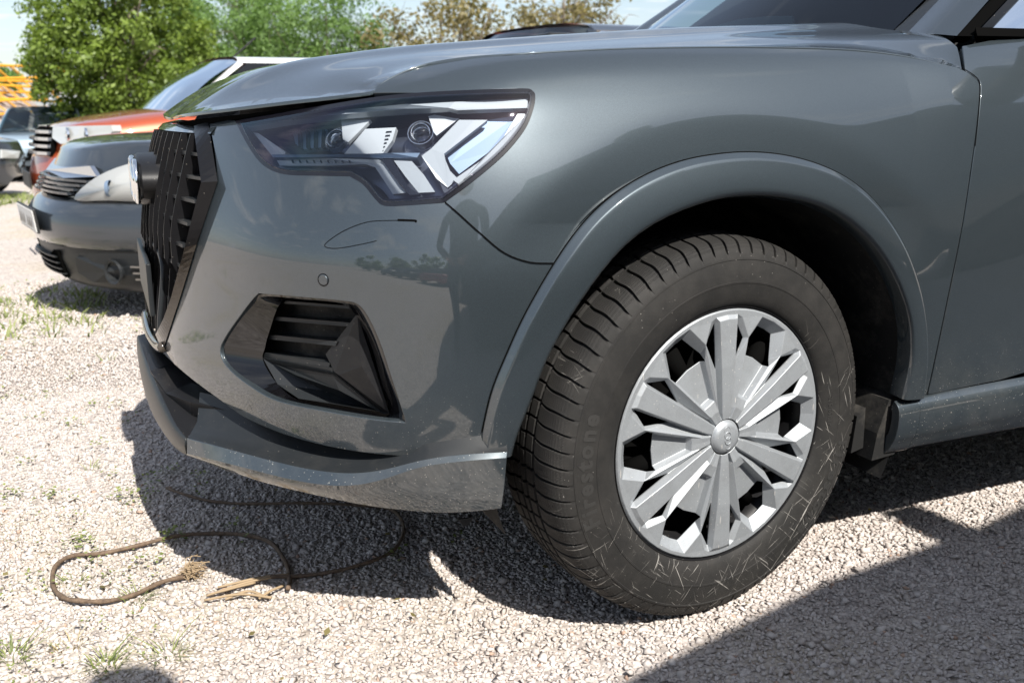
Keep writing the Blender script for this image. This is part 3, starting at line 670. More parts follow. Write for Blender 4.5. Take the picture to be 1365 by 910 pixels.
# ---- front grille
gr = empty('grille'); gr.parent = car
FO = [(258,161),(277,160),(290,242),(262,326),(239,400),(227,436),(216.5,468)]
FI = [(254,174),(259,177),(268,243),(246,330),(228,396),(218,424),(207,446)]
def lerpl(L, n): return [tuple(p) for p in catmull(L, 1)] if n == 1 else [tuple(p) for p in resample(np.array(L), 6., False)]
def pair(A, B, k=8):
    a = []; b = []
    for i in range(len(A)-1):
        for j in range(k):
            t = j/k; a.append((A[i][0]*(1-t)+A[i+1][0]*t, A[i][1]*(1-t)+A[i+1][1]*t)); b.append((B[i][0]*(1-t)+B[i+1][0]*t, B[i][1]*(1-t)+B[i+1][1]*t))
    return a+[A[-1]], b+[B[-1]]
for nm, A, B, mt in (('frame', FO[:4], FI[:4], SBK), ('frame', FO[3:], FI[3:], M['smoked_trim'])):
    a, b = pair(A, B); o0 = ons(SB, a, -.012); o1 = ons(SB, a, .002); i1 = np.array([at(q[0], q[1], y=float(p[1])+.006) for q, p in zip(b, o1)]); i2 = i1+np.array([.002, .008, 0]); i3 = i1+np.array([.06, .03, 0])
    o = loft(nm, [o0, o1, i1, i2, i3], mt, gr, closed=False, smooth=False)
# top strip of the bumper over the grille and lower centre bar
def yrow(z_of, ys, xo=0.): return None
def nose(y, z, off=0.):
    """point of the skin at (y, z) near the nose"""
    uv = SB.solve(np.array([[y, z]]), lambda u, v: SB.pt(np.clip(u, 0, .9999), np.clip(v, 0, .9999))[:, [1, 2]], np.array([[.05+.1*max(0, .93-y), max(.05, min(.8, (z-.43)/.55))]]))
    return SB.pt(uv[:, 0], uv[:, 1], off)[0]
ysn = np.linspace(.50, 1.10, 14)
TT = np.array([nose(y, .866, .004) for y in ysn])
loft('top_strip', [TT, TT+np.array([.012, 0, .012]), TT+np.array([.05, 0, .020])], PT, car, closed=False)
def barr(mb, P, dx, dz, depth):
    """bar following P: a lath dz high and depth deep"""
    P = np.array(P); n = len(P); V = []
    for p in P: V += [p+[0, 0, dz/2], p+[depth, 0, dz/2], p+[depth, 0, -dz/2], p-[0, 0, dz/2]]
    F = []
    for i in range(n-1):
        for k in range(4): F.append((i*4+k, i*4+(k+1) % 4, i*4+4+(k+1) % 4, i*4+4+k))
    F += [(0, 1, 2, 3)[::-1], (n*4-4, n*4-3, n*4-2, n*4-1)]; mb.add(V, F)
def ylim(z): return float(np.interp(z, [.44, .52, .62, .70, .79, .86, .90], [.665, .610, .545, .510, .480, .515, .53]))
zs = np.arange(.465, .865, .0405)
for i, z in enumerate(zs):
    mb = MB(); ys = np.linspace(ylim(z), 1.10, 9); dd = .004 if z > .62 else -.006
    barr(mb, [nose(y, z, dd) for y in ys], 0, .006, .034); mb.build('grille_slat', DP, gr)
for i, y in enumerate(np.arange(.575, 1.10, .062)):
    mb = MB(); pts = []
    for z in np.linspace(.455, .862, 22):
        if ylim(z) > y: continue
        up = z > .62; pts.append((nose(y+(0 if up else .0), z, .0115 if up else .002)))
    if len(pts) < 3: continue
    V = []
    for p in pts: V += [p+[0, -.0032, 0], p+[.05, -.0032, 0], p+[.05, .0032, 0], p+[0, .0032, 0]]
    n = len(pts); F = []
    for a in range(n-1):
        for k in range(4): F.append((a*4+k, a*4+(k+1) % 4, a*4+4+(k+1) % 4, a*4+4+k))
    mb.add(V, F); mb.build('grille_fin', SBK, gr)
V = []; 
for z in np.linspace(.45, .875, 10):
    for y in np.linspace(.47, 1.4, 9): V.append(nose(min(y, 1.10), z, -.055)+np.array([0, max(0, y-1.10), 0]))
F = [(a*9+b, a*9+b+1, a*9+b+10, a*9+b+9) for a in range(9) for b in range(8)]; mesh('grille_backing', V, F, M['gap_black'], gr)
# lower frame round the plate area and the plate carrier
lf = []
for y, z in [(.655,.452),(.70,.442),(.78,.436),(.88,.433),(1.0,.433),(1.10,.433)]: lf.append(nose(y, z, .004))
mb = MB(); mb.tube(catmull(lf, 5), .011, 8); mb.build('lower_frame', M['smoked_trim'], gr, True)
mb = MB()
cf = [nose(y, z, .002) for y, z in [(.70,.46),(.70,.50),(.70,.56),(.705,.60),(.74,.625),(.80,.635),(.90,.64),(1.05,.64)]]
mb.tube(catmull(cf, 4), .006, 6); mb.build('plate_carrier_rim', DP, gr, True)
mb = MB(); mb.box((-.884, .97, .55), (.010, .44, .11), bev=.003); mb.build('plate_carrier', DP, gr)
# emblem
mb = MB(); Qe = Matrix.Translation((-.868, .93, .765)) @ Matrix.Rotation(R(-90), 4, 'Y')
mb.lathe([(.092, -.05), (.088, .010), (.082, .016), (.0001, .016)], 40, Qe @ Matrix.Diagonal((.62, 1.6, 1, 1))); mb.build('emblem_base', BP, gr, True, 35)
rings = empty('emblem'); rings.parent = gr
mb = MB()
for k in range(4):
    y0 = .93+(k-1.5)*.062; pts = [(-.893+.003*abs(k-1.5), y0+.041*math.cos(t), .765+.041*math.sin(t)) for t in np.linspace(0, 2*math.pi, 33)[:-1]]
    mb.tube(pts, .0058, 8, closed=True)
bpy.data.objects.remove(rings); mb.build('four_ring_emblem', M['chrome'], gr, True)

# ---- bonnet: height over the plan
lipE = [(228,157,.93),(230,156,.84),(236,154,.74),(248,151.5,.63),(270,148.5,.54),(300,145,.465),(340,140,.39),(385,134.5,.32),(430,129.5,.27),(465,125.5,.24)]
E3 = [at(a, b, y=y) for a, b, y in lipE]; cuv = SB.px(CUT); E3 += list(SB.ev(cuv[:, 0], cuv[:, 1]))
EDG = np.array(catmull(E3, 6)); ei = np.concatenate([[0], np.cumsum(np.linalg.norm(np.diff(EDG, axis=0), axis=1))])
class Bonnet:
    us = 1.; vs = 1.; sign = 1
    def ev(s, u, v):
        x = np.atleast_1d(u)*1.6-.9; y = np.atleast_1d(v)*2.-.05; ym = np.where(y > .93, 1.86-y, y)
        d2 = np.full(len(x), 1e9); ze = np.zeros(len(x)); xe = np.zeros(len(x))
        for i in range(len(EDG)-1):
            a, b = EDG[i], EDG[i+1]; ab = b[:2]-a[:2]; t = np.clip(((x-a[0])*ab[0]+(ym-a[1])*ab[1])/(ab@ab+1e-12), 0, 1)
            q = (x-a[0]-ab[0]*t)**2+(ym-a[1]-ab[1]*t)**2; m = q < d2
            d2 = np.where(m, q, d2); ze = np.where(m, a[2]+(b[2]-a[2])*t, ze); xe = np.where(m, a[0]+ab[0]*t, xe)
        d = np.sqrt(d2)
        D2 = (x[:, None]-EDG[None, :, 0])**2+(ym[:, None]-EDG[None, :, 1])**2; W_ = np.exp(-(D2-D2.min(1)[:, None])/(2*(.012+.35*d[:, None])**2)); W_ /= W_.sum(1)[:, None]; k1 = np.clip(d/.05, 0, 1)
        ze = ze*(1-k1)+(W_ @ EDG[:, 2])*k1; xe = W_ @ EDG[:, 0]
        A = np.interp(x, XA, ZA); f = -.055*((ym-.93)/.72)**2
        yr = .50+.12*np.clip((-x)/.8, -1, 1); f = f+.010*np.exp(-((ym-yr)/.07)**2)-.004*np.exp(-((ym-yr-.09)/.05)**2)
        wv = np.interp(xe, [-.8, -.5, -.2, .5], [.24, .22, .19, .17]); q = np.clip(d/wv, 0, 1); gg = 1-(1-q)**np.interp(xe, [-.8, -.5, 0], [2.7, 2.7, 3.])
        z = ze+(A+f-ze)*gg
        return np.stack([x, y, z], 1)
    def nrm(s, u, v):
        e = 1.5e-3; n = np.cross(s.ev(u+e, v)-s.ev(u-e, v), s.ev(u, v+e)-s.ev(u, v-e)); return n/np.linalg.norm(n, axis=1)[:, None]
    def pt(s, u, v, off=0.): return s.ev(u, v)+s.nrm(u, v)*np.asarray(off).reshape(-1, 1)
xs_ = np.linspace(-.95, .75, 60); _c = np.interp(xs_, [-.95,-.85,-.75,-.6,-.4,-.1,.2,.6,.75], [.93,.955,.978,1.003,1.034,1.064,1.09,1.115,1.12])
k_ = np.hanning(9); k_ /= k_.sum(); ZA = np.convolve(np.pad(_c, 4, mode='edge'), k_, 'valid'); XA = xs_
BN = Bonnet()
back = [(.565, .10), (.60, .20), (.575, .35), (.50, .60), (.46, .93)]
half = [tuple(p[:2]) for p in EDG]+back; full = half+[(x, 1.86-y) for x, y in half[::-1][1:]]
fl = np.array([((x+.9)/1.6, (y+.05)/2.) for x, y in full])
BN.us = 1.6; BN.vs = 2.
bonnet = panel('bonnet', BN, [fl], PT, car, h=.018, depth=.006)
# dark seal under the bonnet edge
S0 = EDG[:60]+np.array([.012, .006, -.012]); loft('bonnet_seal', [S0+np.array([-.004, 0, .0]), S0+np.array([0.0, .0, -.035]), S0+np.array([.10, .08, -.04])], M['gap_black'], car, closed=False)

# ---- headlight
hl = empty('headlight'); hl.parent = car
HLp = [p for p in HL]
uvh = ring_px(SB, HLp)
P3 = SB.pt(uvh[:, 0], uvh[:, 1])
hc = np.array([p[:2] for p in HLp]).mean(0)
pxl = proj(P3); 
def inset(px_loop, d):
    P = np.array(px_loop); T = np.roll(P, -1, 0)-np.roll(P, 1, 0); N = np.stack([-T[:, 1], T[:, 0]], 1); N /= np.maximum(np.linalg.norm(N, axis=1)[:, None], 1e-9)
    area = .5*np.sum(P[:, 0]*np.roll(P[:, 1], -1)-np.roll(P[:, 0], -1)*P[:, 1]); return P+N*d*np.sign(area)
i3 = inset(pxl, 7.); i9 = inset(pxl, 9.5)
A0 = ons(SB, [tuple(p) for p in pxl], .0005); A1 = ons(SB, [tuple(p) for p in i3], .001); A2 = ons(SB, [tuple(p) for p in i9], -.012); A3 = ons(SB, [tuple(p) for p in i9], -.060)
loft('housing', [ons(SB, [tuple(p) for p in inset(pxl, .6)], -.012), A0*1., A1, A2, A3], M['lamp_housing'], hl, angle=30)
uvi = SB.px([tuple(p) for p in i9]); panel('housing_back', SB, [uvi], M['lamp_inner'], hl, off=-.060, h=.03, depth=.002)
uvc = SB.px([tuple(p) for p in inset(pxl, 6)]); panel('clear_cover', SB, [uvc], M['clear_cover'], hl, off=.0015, h=.02, depth=.003)
LW, LR, LB = M['lamp_white'], M['lamp_reflector'], M['lamp_light_bar']
extr('upper_light_strip', SB, [(324,166),(380,156),(460,146.5),(540,139),(606,136),(704,131),(703,144),(610,147),(598,144),(540,145),(460,152),(380,161),(330,170)], -.009, -.020, LB, hl)
extr('corner_reflector', SB, [(337,176),(345,178),(381,203),(378,207),(361,206)], -.018, -.030, LW, hl)
extr('lamp_module', SB, [(388,168),(436,173),(436,196),(404,199),(394,192)], -.040, -.052, LR, hl)
for q in range(4): extr('module_rib', SB, [(396+q*11, 172),(399+q*11, 172.3),(401+q*10, 197),(398+q*10, 197)], -.034, -.042, M['lamp_housing'], hl)
def ball(name, cx, cy, r, off, mat):
    c = on(SB, cx, cy, off); uv = SB.px([(cx, cy)], off); n = Vector(SB.nrm(uv[:, 0], uv[:, 1])[0]); Q = n.to_track_quat('Z', 'Y').to_matrix().to_4x4(); Q.translation = Vector(c)
    mb = MB(); mb.lathe([(r*math.sin(t), r*.75*math.cos(t)) for t in np.linspace(.001, math.pi/2, 10)]+[(r*1.08, -.004), (r*1.08, -.02)], 32, Q); return mb.build(name, mat, hl, True, 40)
ball('projector_lens', 449, 186, .017, -.040, M['lamp_lens_glass']); ball('projector_lens', 561, 178, .017, -.040, M['lamp_lens_glass'])
for cx_, cy_ in ((449, 186), (561, 178)):
    c = on(SB, cx_, cy_, -.036); uv = SB.px([(cx_, cy_)], -.036); Q = Vector(SB.nrm(uv[:, 0], uv[:, 1])[0]).to_track_quat('Z', 'Y').to_matrix().to_4x4(); Q.translation = Vector(c)
    mb = MB(); mb.lathe([(.0185, .0), (.0195, .003), (.0205, .003), (.0215, -.006)], 36, Q); mb.build('projector_ring', M['satin_chrome'], hl, True, 40)
extr('reflector_blade', SB, [(455,160),(494,160),(464,190),(457,186)], -.028, -.034, LW, hl)
extr('reflector_blade', SB, [(571,155),(579,153),(607,158),(612,158),(582,181),(578,176)], -.028, -.034, LW, hl)
sp = extr('ribbed_reflector', SB, [(487,172),(528,170),(523,187),(510,205),(459,205)], -.022, -.032, LW, hl)
for q in range(6): extr('reflector_slot', SB, [(514-q*.9+1, 175+q*5),(522-q*2.2, 174.6+q*5),(522-q*2.2, 176.2+q*5),(513-q*.9+1, 176.6+q*5)], -.0215, -.023, M['lamp_housing'], sp)
extr('lower_light_strip', SB, [(369,214),(440,211),(505,213),(520,220),(541,257),(524,259),(500,223),(487,219),(440,221),(373,221)], -.014, -.024, LB, hl)
for q in range(9): extr('strip_tooth', SB, [(388+q*9.5, 213.2+q*.1),(390+q*9.5, 212.8+q*.1),(391.5+q*9.5, 217),(389.5+q*9.5, 217.2)], -.0135, -.015, M['lamp_housing'], hl)
extr('light_blade', SB, [(525,214),(549,215),(565,233),(580,256),(558,257),(541,236)], -.014, -.026, LB, hl)
extr('divider', SB, [(508,212),(522,212),(545,250),(560,259),(546,260),(534,248)], -.010, -.026, M['lamp_housing'], hl)
extr('light_blade', SB, [(562,208),(575,198),(612,160),(632,160),(650,160),(592,205),(594,214),(600,228),(610,238),(597,250),(582,238)], -.016, -.028, LB, hl)
extr('side_light_strip', SB, [(690,152),(703,152),(697,168),(672,200),(630,236),(612,246),(604,240),(640,215),(672,182)], -.010, -.020, LB, hl)
extr('inner_shelf', SB, [(361,206),(460,206),(520,204),(560,204),(556,210),(520,210.5),(440,209),(364,210)], -.014, -.05, M['lamp_reflector'], hl)
extr('blue_reflector', SB, [(640,162),(690,154),(680,175),(650,204),(612,232),(600,218),(596,208)], -.034, -.040, M['lamp_reflector'], hl)
# ---- skirt under the door
skc = []
for x, yy in ((.40,.0),(.47,-.002),(.60,-.004),(.9,-.006),(1.3,-.006),(1.9,-.006),(2.3,-.006)):
    t = min(1, max(0, (x-.4)/.5)); zt = np.interp(x, [.40,.475,.74,1.2,2.3], [.367,.371,.378,.392,.41])
    skc.append([(x, yy+.012, zt), (x, yy-.006, zt-.006), (x, yy-.010, zt-.035), (x, yy-.004, zt-.075), (x, yy+.004, zt-.085), (x, yy+.012, .262), (x, yy+.03, .248), (x, yy+.06, .245)])
SK = Surf(skc, 1, 2., .2)
if np.dot(SK.nrm(.5, .4)[0], (0, -1, 0)) < 0: SK.sign = -1
u1 = .062
panel('skirt_end_cap', SK, [box01(.004, u1, .01, .98, 8)], PT, car, h=.014, depth=.02)
panel('side_skirt', SK, [box01(u1+.003, .99, .01, .98, 20)], PT, car, h=.03, depth=.02)

# ---- wheel well
WC = (.012, .36)
mb = MB(); vs = []; fs = []; n = 48
for i in range(n+1):
    a = R(-22+i*(222/n)); r = .425
    if a < 0: r = .425-.02*math.sin(-a)
    x = WC[0]+r*math.cos(a); z = WC[1]+r*math.sin(a)
    for y in (.022, .05, .12, .22, .34): vs.append((x*(1 if y > .03 else 1), y+max(0, -(x+.30))*.42, z+.012*math.sin(i*1.7)*(y > .05)*.25))
for i in range(n):
    for k in range(4): fs.append((i*5+k, i*5+k+1, i*5+6+k, i*5+5+k))
mb.add(vs, fs); well = mb.build('wheel_well_liner', M['liner'], car, True)
mb = MB(); mb.prism([(-.46, .2), (.47, .2), (.47, .80), (-.46, .80)], 0, .02, lambda x, y, h: (x, .36+h, y)); mb.build('inner_well_wall', M['liner'], car)
mb = MB()
mb.prism([(.345,.255),(.352,.33),(.372,.345),(.375,.262)], .05, .20, lambda x, y, h: (x, h, y)); mb.build('dusty_flap', M['liner'], car)
mb = MB(); mb.prism([(.372,.245),(.380,.30),(.402,.365),(.43,.365),(.43,.25)], .022, .30, lambda x, y, h: (x, h, y)); mb.build('liner_foot', M['liner'], car)
mb = MB(); mb.tube([(-.05, .24, .36), (-.05, .55, .33), (-.02, .9, .33)], .035, 12); mb.build('axle_arm', M['brake_metal'], car)
# black body core: keeps daylight out of the shell
core = [(-.80,.93),(-.775,.72),(-.73,.56),(-.67,.46),(-.58,.38),(-.48,.36),(-.47,.385),(.47,.385),(.47,.06),(2.45,.06)]
core = core+[(x, 1.86-y) for x, y in core[::-1]]
mb = MB(); mb.prism(core[::-1], .235, .87); mb.build('body_core', M['interior'], car)
mb = MB(); mb.prism([(-.60,.50),(-.40,.40),(.45,.15),(2.45,.12),(2.45,1.74),(.45,1.70),(-.40,1.46),(-.60,1.36)][::-1], .86, .955); mb.build('body_core_top', M['interior'], car)
mb = MB(); mb.box((-.62,.93,.33),(.30,1.0,.1)); mb.build('undertray', BP, car)
# small tow hook flap under the bumper corner
mb = MB(); p0 = at(620,690,y=.10); mb.prism([(-.012,0),(.014,0),(.006,-.014),(-.004,-.014)], -.002, .002, lambda x, y, h: (p0[0]+x, p0[1]+h, p0[2]+y)); mb.build('underbody_tab', DP, car)

# ---- cabin: windscreen, pillars, side glass, roof
def patch(name, rows, mat, parent, n=12, thick=0, smooth=True):
    S = Surf(rows, 1) if len(rows) > 3 and len(rows[0]) > 3 else None
    V = []; F = []
    A = np.array(rows, float); a = [catmull([tuple(p) for p in r], n) for r in A]; a = np.array(a)
    b = np.array([catmull([tuple(p) for p in a[:, j]], n) for j in range(a.shape[1])])
    h, w_ = b.shape[:2]; V = b.reshape(-1, 3); F = [(i*w_+j, i*w_+j+1, (i+1)*w_+j+1, (i+1)*w_+j) for i in range(h-1) for j in range(w_-1)]
    o = mesh(name, V, F, mat, parent, smooth); return o
WL0, WL1 = (.61,.335,1.055), (1.36,.44,1.56)
ws = patch('windscreen', [[WL0,(.49,.62,1.085),(.455,.93,1.092),(.49,1.24,1.085),(.61,1.525,1.055)],
                          [(.98,.385,1.322),(.89,.64,1.355),(.865,.93,1.365),(.89,1.22,1.355),(.98,1.475,1.322)],
                          [WL1,(1.30,.66,1.60),(1.28,.93,1.61),(1.30,1.20,1.60),(1.36,1.42,1.56)]], M['windscreen_glass'], car, 5)
mb = MB()
def strip(mb, L, Rr, th=.02):
    """solid strip between two 3D polylines"""
    L = np.array(L, float); Rr = np.array(Rr, float); n = len(L); V = []
    for l, r in zip(L, Rr): V += [l, r, r+[.02, th, -.01], l+[.02, th, -.01]]
    F = []
    for i in range(n-1):
        for k in range(4): F.append((i*4+k, i*4+(k+1) % 4, i*4+4+(k+1) % 4, i*4+4+k))
    F += [(0, 1, 2, 3), (n*4-1, n*4-2, n*4-3, n*4-4)]; mb.add(V, F)
pl = lambda a, b, k=6: [tuple(np.array(a)+(np.array(b)-np.array(a))*i/k) for i in range(k+1)]
strip(mb, pl((.61,.333,1.055),(1.36,.438,1.563)), pl((.595,.268,1.052),(1.34,.385,1.565)), .03); mb.build('windscreen_seal', M['dark_plastic'], car)
pA = [(.594,.266,1.054),(.585,.195,1.056),(.590,.125,1.048)]; pB = [(1.34,.383,1.568),(1.35,.345,1.572),(1.36,.305,1.555)]
patch('a_pillar', [[pA[0],pA[1],pA[2]], [tuple((np.array(a)+np.array(b))/2+np.array([-.01,-.003,.012])) for a, b in zip(pA, pB)], [pB[0],pB[1],pB[2]]], PT, car, 6)
patch('far_a_pillar', [[(a[0],1.86-a[1],a[2]) for a in pA[::-1]], [(a[0],1.86-a[1],a[2]) for a in pB[::-1]]], PT, car, 6)
patch('roof', [[pB[2],(1.30,.66,1.615),(1.28,.93,1.625),(1.30,1.20,1.615),(1.36,1.555,1.555)],[(1.9,.28,1.58),(1.9,.66,1.65),(1.9,.93,1.66),(1.9,1.2,1.65),(1.9,1.58,1.58)],[(2.5,.28,1.57),(2.5,.66,1.64),(2.5,.93,1.65),(2.5,1.2,1.64),(2.5,1.58,1.57)]], PT, car, 5)
mb = MB(); strip(mb, pl((.592,.128,1.048),(1.36,.308,1.557)), pl((.602,.100,1.046),(1.37,.29,1.545)), .03); mb.build('door_seal', M['gap_black'], car)
# side window with black trim
patch('side_window', [[(.64,.112,1.060),(1.2,.105,1.068),(1.6,.108,1.075),(2.3,.115,1.085)],[(1.0,.20,1.30),(1.3,.19,1.32),(1.6,.19,1.34),(2.3,.20,1.34)],[(1.38,.285,1.53),(1.5,.285,1.55),(1.7,.285,1.56),(2.3,.29,1.55)]], M['window_glass'], car, 5)
mb = MB(); strip(mb, pl((.606,.098,1.062),(2.3,.088,1.088)), pl((.602,.088,1.046),(2.3,.080,1.074)), .02); mb.build('belt_trim', M['gap_black'], car)
mb = MB(); strip(mb, [(.628,.102,1.063),(.78,.142,1.16),(.98,.20,1.29),(1.38,.285,1.54)], [(.660,.106,1.064),(.80,.140,1.155),(1.0,.20,1.275),(1.40,.282,1.52)], .02); mb.build('window_frame', M['satin_black'], car)
mb = MB(); strip(mb, pl((.775,.112,1.064),(.785,.150,1.16)), pl((.790,.112,1.064),(.800,.150,1.165)), .02); mb.build('quarter_bar', M['satin_black'], car)
mb = MB(); mb.box((1.5,.93,.98),(1.7,1.3,.04)); mb.box((.76,.93,1.02),(.40,1.3,.09),None,.03); mb.build('dashboard', M['interior'], car)
mb = MB(); mb.box((1.35,.55,1.15),(.14,.42,.50),Matrix.Rotation(R(12),3,'Y'),.03); mb.build('front_seat', M['interior'], car)
mb = MB(); mb.box((1.35,1.31,1.15),(.14,.42,.50),Matrix.Rotation(R(12),3,'Y'),.03); mb.build('front_seat', M['interior'], car)
mb = MB(); mb.box((2.48,.93,1.1),(.03,1.4,.9)); mb.build('rear_bulkhead', M['interior'], car)
mb = MB(); mb.prism([(.75,1.0),(2.45,1.0),(2.45,1.5),(1.45,1.5),(.80,1.08)], 1.60, 1.62, lambda x, y, h: (x, h, y)); mb.build('far_window_blocker', M['interior'], car)  # dark wall added across the far windows to stop daylight showing through
for y_ in (.55, 1.31):
    mb = MB(); mb.box((1.42,y_,1.47),(.09,.26,.17),None,.04); mb.build('headrest', M['interior'], car, True)
seam('door_gap', SB, [(1281,91.5),(1289,95.5),(1298,101.5),(1304.5,109),(1306,122),(1303.5,155),(1299,195)], .002, door, M['gap_black'], off=.0016)
# cowl and wipers
patch('cowl', [[(.555,.30,1.030),(.47,.62,1.062),(.44,.93,1.07),(.47,1.24,1.062),(.555,1.56,1.03)],[(.63,.30,1.045),(.53,.62,1.075),(.49,.93,1.08),(.53,1.24,1.075),(.63,1.56,1.045)]], BP, car, 4)
for y0, y1, x0, x1 in ((.45, 1.0, .57, .50), (1.0, 1.45, .50, .565)):
    mb = MB(); mb.tube([(x0,y0,1.078),((x0+x1)/2-.01,(y0+y1)/2,1.100),(x1,y1,1.098)], [.008,.006,.005], 8); mb.build('wiper_arm', BP, car, True)
# far door mirror
mb = MB(); mm = MB(); mm.box((.62,2.00,1.158),(.12,.20,.050),None,.022); mm.build('far_mirror', DP, car, True)
mb.box((.64,1.86,1.145),(.05,.12,.014),None,.005); mb.build('far_mirror_arm', DP, car, True)
mb = MB(); mb.box((.80,-.105,1.115),(.13,.20,.13),None,.035); mb.build('near_mirror', PT, car, True)
mb = MB(); mb.box((.80,.03,1.075),(.08,.10,.03),None,.008); mb.build('near_mirror_arm', GBK, car, True)
# far flank, plain but shut
FS = [[(p[0], 1.86-p[1], p[2]) for p in c_] for c_ in C_[1:]]; SF = Surf(FS, -1, 4.2, .95)
if np.dot(SF.nrm(.7, .4)[0], (0, 1, 0)) < 0: SF.sign *= -1
g = np.linspace(0.17, .999, 60); h = np.linspace(.0, .94, 14); U, Vv = np.meshgrid(g, h, indexing='ij'); P = SF.ev(U.ravel(), Vv.ravel())
F = [(i*14+j, i*14+j+1, (i+1)*14+j+1, (i+1)*14+j) for i in range(59) for j in range(13)]
F = [f for f in F if not (P[list(f)].mean(0)[2] < .75 and np.hypot(P[list(f)].mean(0)[0], P[list(f)].mean(0)[2]-.35) < .41)]
mesh('far_flank', P, F, PT, car, True)
# ================================================================ wheel (part of the SUV; its pieces are sub-parts)
wheel = empty('wheel', (0, .11, .35), .1004); wheel.parent = car
def W(x, z, h): return (x, -h, z)                # wheel plane x,z; h = outward
def wpol(r, a, h): return (r*math.cos(R(a)), -h, r*math.sin(R(a)))
PITCHES = 74
prof = [(.222,.070,0),(.2275,.086,0),(.233,.097,0),(.240,.1035,0),(.2425,.1045,0),(.2435,.1050,0),(.250,.1075,0),(.262,.1098,0),(.274,.1112,0),(.2745,.1119,0),(.2775,.1121,0),(.278,.1112,0),(.290,.1105,0),(.3025,.1088,0),(.3135,.1062,0),(.3145,.1070,0),(.3175,.1062,0),(.3185,.1044,0),
        (.325,.1018,.25),(.331,.0985,.8),(.337,.0940,1),(.342,.0885,1),(.3455,.082,1),(.3480,.074,1),(.3500,.064,1),(.3512,.054,1),(.3519,.044,1),(.3522,.0385,1),(.3523,.0375,2),(.3523,.0315,2),(.3525,.0305,1),(.3530,.022,1),(.3533,.0135,1),(.3534,.0125,2),(.3534,.0065,2),(.3534,.0055,1),(.3535,.0,1)]
prof = prof+[(r, -h, g) for r, h, g in prof[::-1][1:]]
ph = [0, .03, .15, .19, .36, .52, .68, .84]; V = []; UVs = []
pr = np.array(prof); NPf = len(pr)
for c in range(PITCHES):
    for q, f in enumerate(ph):
        a0 = (c+f)/PITCHES*2*math.pi; jit = 0
        for (r, h, g) in prof:
            ah = abs(h); bend = .030*np.clip((.105-ah)/.07, 0, 1)**1.3+.005*math.sin(ah*95)*(1 if g else 0)
            a = a0-bend*1.2; d = 0
            if g and q in (1, 2): d = .0068*min(g, 1)
            if g == 2: d = .0075
            # sipes: fine saw edge between the grooves
            if g == 1 and q in (5, 7) and ah > .045: d = max(d, .0009)
            rr = r-d; V.append((rr*math.cos(a), -(h-(d*.25*np.sign(h) if ah > .09 else 0)), rr*math.sin(a))); UVs.append((c+f, h*120))
V = np.array(V); n = PITCHES*len(ph); F = []
for i in range(n):
    j = (i+1) % n
    for k in range(NPf-1): F.append((i*NPf+k, j*NPf+k, j*NPf+k+1, i*NPf+k+1))
me = np_mesh('tyre', V, np.array(F)); uvl = me.uv_layers.new(name='tread'); li = np.empty(len(me.loops), dtype=np.int32); me.loops.foreach_get('vertex_index', li)
uvl.data.foreach_set('uv', np.array(UVs, dtype=np.float32)[li].ravel())
tm = M['tyre_rubber'].copy(); M['tyre_tread'] = tm; nt, b = nodes(tm)
u = nt.nodes.new('ShaderNodeUVMap'); u.uv_map = 'tread'; mp = nt.nodes.new('ShaderNodeMapping'); mp.inputs['Scale'].default_value = (7, 1.1, 1); nt.links.new(u.outputs[0], mp.inputs[0])
vo = nt.nodes.new('ShaderNodeTexVoronoi'); vo.inputs['Scale'].default_value = 1.6; vo.inputs['Randomness'].default_value = .15; nt.links.new(mp.outputs[0], vo.inputs['Vector'])
bp = nt.nodes.new('ShaderNodeBump'); bp.inputs['Strength'].default_value = .7; bp.inputs['Distance'].default_value = .0012; nt.links.new(ramp(nt, vo.outputs['Distance'], [(.22, 0.), (.4, 1.)]), bp.inputs['Height'])
old = [l for l in nt.links if l.to_socket == b.inputs['Normal']][0].from_node; nt.links.new(old.outputs[0], bp.inputs['Normal']); nt.links.new(bp.outputs[0], b.inputs['Normal'])
tyre = link('tyre', me, [M['tyre_rubber'], tm], wheel, True); me.set_sharp_from_angle(angle=R(32))
mi = np.zeros(n*(NPf-1), dtype=np.int32).reshape(n, NPf-1); mi[:, 19:NPf-20] = 1; me.polygons.foreach_set('material_index', mi.ravel())
# raised lettering
def arc_text(txt, size, r, th, mat, hgt=.0007, spacing=1.0, bold=0):
    cu = bpy.data.curves.new('t', 'FONT'); cu.body = txt; cu.size = size; cu.extrude = .0004; cu.space_character = spacing; cu.align_x = 'CENTER'; cu.offset = bold; cu.resolution_u = 2
    o = bpy.data.objects.new('t', cu); COL.objects.link(o); bpy.context.view_layer.update(); dg = bpy.context.evaluated_depsgraph_get(); m2 = bpy.data.meshes.new_from_object(o.evaluated_get(dg)); bpy.data.objects.remove(o)
    bm = bmesh.new(); bm.from_mesh(m2); bmesh.ops.subdivide_edges(bm, edges=[e for e in bm.edges if e.calc_length() > size*.3], cuts=2)
    pr_ = sorted([(p[0], p[1]) for p in prof if p[1] > 0]); rs = [p[0] for p in pr_]; hs = [p[1] for p in pr_]
    for v in bm.verts:
        rr = r+v.co.y; a = R(th)-v.co.x/r; h = float(np.interp(rr, rs, hs))+(hgt if v.co.z > 0 else -.001)
        v.co = Vector((rr*math.cos(a), -h, rr*math.sin(a)))
    bm.to_mesh(m2); bm.free(); o = link('tyre_lettering', m2, mat, wheel, False); return o
RB = M['tyre_mark']
arc_text('Firestone', .040, .2865, -30, RB, spacing=1.25, bold=.0014)
arc_text('Firestone', .040, .2865, 182, RB, spacing=1.25, bold=.0014)
arc_text('215/65R17', .0125, .249, 2, RB, .0008, 1.05)
